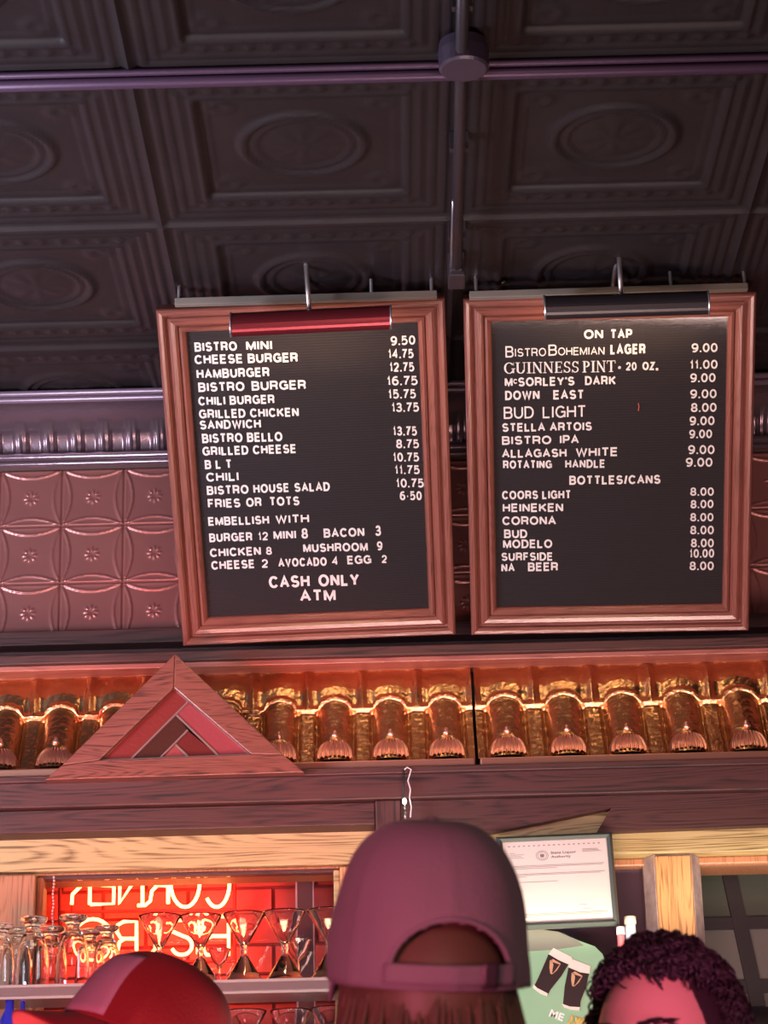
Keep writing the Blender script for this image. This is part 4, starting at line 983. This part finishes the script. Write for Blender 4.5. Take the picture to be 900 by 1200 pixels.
def person(loc, heading, H, label, group, shirt, tilt=(0, 0), hand=True):
    """standing figure, local face direction -Y; H = total height. Returns root, head frame empty matrix"""
    s = H/1.75; e = empty('person', loc, (0, 0, heading), label, 'person', group)
    N = []; E = []
    def n(p, r, par=None):
        N.append((tuple(Vector(p)*s), tuple(a*s for a in r) if isinstance(r, tuple) else r*s)); 
        if par is not None: E.append((par, len(N)-1))
        return len(N)-1
    pel = n((0, 0, .95), (.145, .105)); wa = n((0, 0, 1.10), (.13, .095), pel); ch = n((0, .01, 1.28), (.155, .11), wa); uc = n((0, .01, 1.40), (.10, .075), ch)
    nk = n((0, .005, 1.48), .055, uc); n((0, -.005, 1.56), .055, nk)
    arms = []
    for sx in (-1, 1):
        shd = n((sx*.155, .01, 1.40), .062, uc); el = n((sx*.225, .02, 1.12), .043, shd); wr = n((sx*.235, -.04, .87), .027, el)
        pm = n((sx*.235, -.05, .80), (.038, .016), wr)
        for k, (dx, ln_) in enumerate(((-.026, .068), (-.009, .078), (.009, .074), (.025, .058))):
            f1 = n((sx*.235+0*dx, -.055+dx, .765), .009, pm); f2 = n((sx*.232, -.058+dx, .765-ln_*.5), .008, f1); n((sx*.222, -.060+dx, .765-ln_), .007, f2)
        t1 = n((sx*.222, -.085, .825), .010, wr); n((sx*.215, -.10, .785), .008, t1)
        hp_ = n((sx*.09, 0, .90), .088, pel); kn = n((sx*.10, -.01, .50), .056, hp_); an = n((sx*.10, .01, .09), .036, kn); n((sx*.11, -.13, .03), .030, an)
    bodym = skin_mesh(N, E, 2)
    hc = Vector((0, -.015, 1.634))*s
    hv, hf = head_pts((0, 0, 0))
    RM = Matrix.Rotation(tilt[1], 3, 'Z')@Matrix.Rotation(tilt[0], 3, 'X')
    hv = [hc+RM@(Vector(v)*s) for v in hv]
    mb = MB(); mb.add([v.co for v in bodym.vertices], [tuple(p.vertices) for p in bodym.polygons]); mb.add(hv, hf)
    for sx in (-1, 1):                       # ears
        mb.ell(hc+RM@(Vector((sx*.078, .012, -.010))*s), (.011*s, .020*s, .030*s), 12, 10, RM)
        mb.ell(hc+RM@(Vector((sx*.031, -.078, .000))*s), (.0125*s, .0125*s, .0125*s), 12, 10)
    ob = mb.build('body', mSkin, e, True)
    rm = ob.modifiers.new('remesh', 'REMESH'); rm.mode = 'VOXEL'; rm.voxel_size = .0065; rm.use_smooth_shade = True
    # clothes: same skeleton, fuller
    def garment(idx, grow, name, m):
        mp_ = {k: i for i, k in enumerate(idx)}
        nn = [(N[k][0], tuple(a+grow*s for a in N[k][1]) if isinstance(N[k][1], tuple) else N[k][1]+grow*s) for k in idx]
        ee = [(mp_[a_], mp_[b_]) for a_, b_ in E if a_ in mp_ and b_ in mp_]
        g_ = skin_mesh(nn, ee, 2, name); return link(name, g_, e, m, True)
    chs = [i for i in range(len(N))]
    # indices: 0 pel,1 wa,2 ch,3 uc,4 nk,5 top ; then per side 22 nodes
    side0 = 6; per = (len(N)-6)//2
    top_i = [0, 1, 2, 3]; leg_i = [0]; 
    for k in range(2):
        b_ = side0+k*per; top_i += [b_, b_+1]; leg_i += [b_+per-4, b_+per-3, b_+per-2]
        sh_ = skin_mesh([N[b_+per-2], (N[b_+per-1][0], N[b_+per-1][1])], [(0, 1)], 2)
        MBs = MB(); a_ = Vector(N[b_+per-1][0]); MBs.ell((a_.x, a_.y+.06*s, .045*s), (.05*s, .14*s, .045*s), 16, 10).build('shoe', mBlack, e, True)
    N.append((tuple(Vector((0, 0, .84))*s), (.125*s, .10*s))); E.append((0, len(N)-1)); top_i = [0, 1, 2, 3, len(N)-1]+top_i[4:]
    leg_i = [0, 1]+leg_i[1:]
    garment(top_i, .024, 'shirt', shirt); garment(leg_i, .014, 'trousers', mat('dark_denim', (.03, .035, .06), .8))
    e2 = e
    return e, hc, RM, s
def eyes_face(e, hc, RM, s):
    for sx in (-1, 1):
        c0 = hc+RM@(Vector((sx*.031, -.0805, .000))*s)
        MB().ell(c0, (.012*s, .012*s, .0115*s), 16, 10).build('eye', mat('eye_white', (.8, .76, .74), .15), e, True)
        MB().ell(c0+RM@Vector((0, -.0095*s, 0)), (.0052*s, .004*s, .0052*s), 12, 8).build('iris', mat('brown_iris', (.05, .02, .01), .1), e, True)
        mb = MB()
        for k in range(46):
            t_ = k/45; xx = sx*(.014+.036*t_); zz = .021+.006*math.sin(t_*2.2)+random.uniform(-.0035, .0035)
            yy = -math.sqrt(max(0, 1-(xx/.077)**2-(zz/.118)**2))*.098-.007
            p0 = hc+RM@(Vector((xx, yy, zz))*s); p1 = hc+RM@(Vector((xx+sx*.009, yy+.002, zz+.003*(1-t_)-.001))*s)
            mb.tube([p0, p1], [.0011, .0004], 4, False)
        mb.build('eyebrow', mHairDark, e)
    mb = MB(); mb.ell(hc+RM@(Vector((0, -.104, -.064))*s), (.024*s, .008*s, .007*s), 16, 8)
    mb.build('lips', mat('lip', (.55, .2, .18), .4), e, True)

# --- person in the middle: grey-mauve baseball cap seen from behind
def cap_mesh(s, hgt=.155, opening=True):
    """cap crown, local: front (bill) is -Y, opening at +Y. rim z=0"""
    rx, ry, rz = .0945*s, .108*s, hgt*s
    nu, nv = 96, 40; vs = []; keep = []
    def pt(u, v, off=0):
        ph = u*2*PI; th_ = v*PI/2*1.0
        e_ = 1.0
        r = math.cos(th_)**.60; zz = math.sin(th_)**.95*rz
        seam_ = .0022*sum(math.exp(-(((ph-PI/6-k*PI/3+PI) % (2*PI)-PI)/.05)**2) for k in range(6))*r
        wr_ = .0016*math.sin(ph*3+zz*60)*r*(1-v)
        return Vector(((rx+seam_+wr_+off)*r*math.cos(ph), (ry+seam_+wr_+off)*r*math.sin(ph)+.004*v, zz+off*v))
    idx = {}
    for j in range(nv+1):
        for i in range(nu): vs.append(pt(i/nu, j/nv))
    fs = []
    for j in range(nv):
        for i in range(nu):
            uu = (i+.5)/nu*2*PI; zc_ = (vs[j*nu+i].z+vs[(j+1)*nu+i].z)/2
            da = (uu-PI/2)
            if opening and abs(da) < .62 and zc_ > .013*s and ((da/.62)**2+((zc_-.013*s)/(.050*s))**2) < 1: continue
            fs.append((j*nu+i, j*nu+(i+1) % nu, (j+1)*nu+(i+1) % nu, (j+1)*nu+i))
    return vs, fs, pt, (rx, ry, rz)
def fabric(name, col, col2):
    m = mat(name, col, .85, 0, bump=(240, .6, .0015), sheen=.1, var=(9, .35, col2)); return m
mCapGrey = fabric('washed_mauve_twill', (.21, .14, .18), (.27, .19, .24))
mCapRed = fabric('red_twill', (.55, .03, .045), (.48, .028, .04))
def make_cap(par, hc, RM, s, m, up=.03, back=0.3, opening=True, strap=None, patch=None, hgt=.155, droop=0):
    ce = empty('cap', hc); ce.parent = par
    ce.matrix_local = Matrix.Translation(hc+RM@Vector((0, .004*s, up*s)))@(RM@Matrix.Rotation(-back, 3, 'X')).to_4x4()
    vs, fs, pt, (rx, ry, rz) = cap_mesh(s, hgt, opening)
    o = MB().add(vs, fs).build('crown', m, ce, True); sd = o.modifiers.new('solid', 'SOLIDIFY'); sd.thickness = .0022; sd.offset = 1
    # stitched edge round the opening
    if opening:
        pts = []
        for k in range(25):
            a_ = -1+2*k/24; an = math.acos(max(-1, min(1, a_))); da = -.62*math.cos(PI*k/24)*1.02; zz = .013*s+.050*s*1.02*math.sin(PI*k/24)
            # find v with that z
            v_ = (math.asin(min(1, (zz/rz)**(1/.95))))/(PI/2)
            pts.append(pt((PI/2+da)/(2*PI), v_, .0025))
        MB().tube(pts, .0028, 6).build('opening_binding', m, ce, True)
        def st(a, b): 
            da = (a-.5)*2*.66; p_ = pt((PI/2+da)/(2*PI), .02+.07*b, .0045); return p_
        me = grid_mesh('strap', 20, 4, st, m); o2 = link('strap', me, ce); sd = o2.modifiers.new('s', 'SOLIDIFY'); sd.thickness = .003; sd.offset = 1
        def st2(a, b): 
            da = -.34+(a-.5)*.16; return pt((PI/2-da)/(2*PI), .01+.09*b, .0085)
        me = grid_mesh('buckle', 4, 4, st2, mat('dark_buckle', (.12, .07, .10), .4, .5)); o2 = link('buckle', me, ce); sd = o2.modifiers.new('s', 'SOLIDIFY'); sd.thickness = .002
    MB().ell((0, .004, rz+.001), (.008*s, .008*s, .005*s), 12, 8).build('button', m, ce, True)
    # bill
    def bl(a, b):
        an = (a-.5)*2; x = an*.082*s; curve = math.sqrt(max(0, 1-(an*.98)**2))
        y0 = -ry*math.sqrt(max(0, 1-(x/rx)**2)) + .004*s
        y = y0-(.068*s*curve)*b; z = .004*s-.018*s*abs(an)**1.8*(.4+.6*b)-.012*s*b-droop*b
        return (x, y, z)
    me = grid_mesh('bill', 26, 8, bl, m); o2 = link('bill', me, ce); sd = o2.modifiers.new('s', 'SOLIDIFY'); sd.thickness = .004
    if patch:
        def pf(a, b): 
            return pt(.765+(a-.5)*.19, .03+.52*b, .003)
        me = grid_mesh('front_patch', 10, 10, pf, patch); o2 = link('front_patch', me, ce); sd = o2.modifiers.new('s', 'SOLIDIFY'); sd.thickness = .002; sd.offset = 1
    return ce
def long_hair(par, hc, RM, s, m, n=520, length=.28, a0=-.15*PI, a1=1.15*PI, name='hair'):
    mb = MB()
    for k in range(n):
        a_ = a0+(a1-a0)*random.random(); lay = random.random()
        r0 = .90+.12*lay; z0 = .03-.03*random.random()
        pts = []
        ph = a_; wv = random.uniform(0, 6); L_ = length*(.75+.35*random.random())
        for q_ in range(9):
            t_ = q_/8; fl_ = 1+.55*t_**1.1*(.3+.9*lay)
            x = .080*r0*fl_*math.cos(ph)+.004*math.sin(wv+t_*5); y = .100*r0*(1+.08*t_)*math.sin(ph)+.004*math.cos(wv+t_*6); z = z0-L_*t_
            pts.append(hc+RM@(Vector((x, y, z))*s))
        mb.tube(pts, [.0021*s]*7+[.0016*s, .0006*s], 3, False)
    # under-cap of hair on the scalp
    mb.ell(hc+RM@(Vector((0, .016, .012))*s), (.084*s, .094*s, .112*s), 32, 20, RM)
    return mb.build(name, m, par, True)

# middle
def place_head(px_, py_, dist):               # head centre at pixel, at camera-axis depth dist
    d = ray(px_, py_)/FPX; return CAM+d*dist
Hc = place_head(505, 1175, 2.24)
s1 = Hc.z/1.634
p1, hc, RM, s = person((Hc.x, Hc.y, 0), PI+.20, 1.75*s1, 'person seen from behind in a washed mauve baseball cap worn over long hair', 'bar customers', mat('dark_shirt', (.06, .04, .05), .8), tilt=(0.0, 0))
long_hair(p1, hc, RM, s, mHairBrown, 1500)
make_cap(p1, hc, RM, 1.0, mCapGrey, up=.022, back=.24, hgt=.150)

# left: red cap, looking left
Hc = place_head(166, 1258, 3.05)
s1 = Hc.z/1.634
p2, hc, RM, s = person((Hc.x, Hc.y, 0), -PI/2+.50, 1.75*s1, 'person in a red baseball cap with pink front panel, turned left, bottom left', 'bar customers', mat('maroon_shirt', (.25, .03, .035), .8), tilt=(-.22, 0))
long_hair(p2, hc, RM, s, mHairDark, 500, .10)
make_cap(p2, hc, RM, 1.0, mCapRed, up=.018, back=.26, patch=mat('pink_patch', (.90, .42, .62), .6), hgt=.135, droop=.022)

# right: dark curly hair, forehead towards us
Hc = place_head(785, 1236, 2.80)
s1 = Hc.z/1.634
p3, hc, RM, s = person((Hc.x, Hc.y, 0), -.55, 1.75*s1, 'person with thick dark curly hair and pink-lit forehead facing the camera, at the bottom right', 'bar customers', mat('black_shirt', (.03, .03, .035), .8), tilt=(0, 0))
eyes_face(p3, hc, RM, s)
def curly(par, hc, RM, s, m, n=7000):
    mb = MB()
    mb.ell(hc+RM@(Vector((0, .022, .016))*s), (.086*s, .096*s, .112*s), 36, 24, RM)
    k = 0
    while k < n:
        v = Vector((random.gauss(0, 1), random.gauss(0, 1), random.gauss(0, 1))).normalized()
        # hairline: keep off the face
        if v.z < -.35: continue
        if v.y < -.15 and v.z < .70-.10*abs(v.x): continue
        if v.y < .25 and v.z < .05: continue
        p0 = Vector((v.x*.082, v.y*.100+.010, v.z*.118)); nrm = Vector((v.x/.082, v.y/.1, v.z/.118)).normalized()
        L_ = random.uniform(.006, .019)*(1+.5*max(0, v.z)); tn = Vector((random.gauss(0,1), random.gauss(0,1), random.gauss(0,1))); tn = (tn-nrm*tn.dot(nrm)).normalized(); bn = nrm.cross(tn)
        R_ = random.uniform(.005, .011); pts = []
        for q_ in range(8):
            an = q_/7*PI*random.uniform(1.25, 1.35)
            pts.append(hc+RM@((p0+nrm*(L_+R_*math.sin(an)*.9-.004)+tn*R_*(1-math.cos(an))+bn*.003*math.sin(an*2))*s))
        mb.tube(pts, [.0015*s]*6+[.0011*s, .0005*s], 3, False); k += 1
    return mb.build('hair', m, par, True)
curly(p3, hc, RM, s, mHairDark)
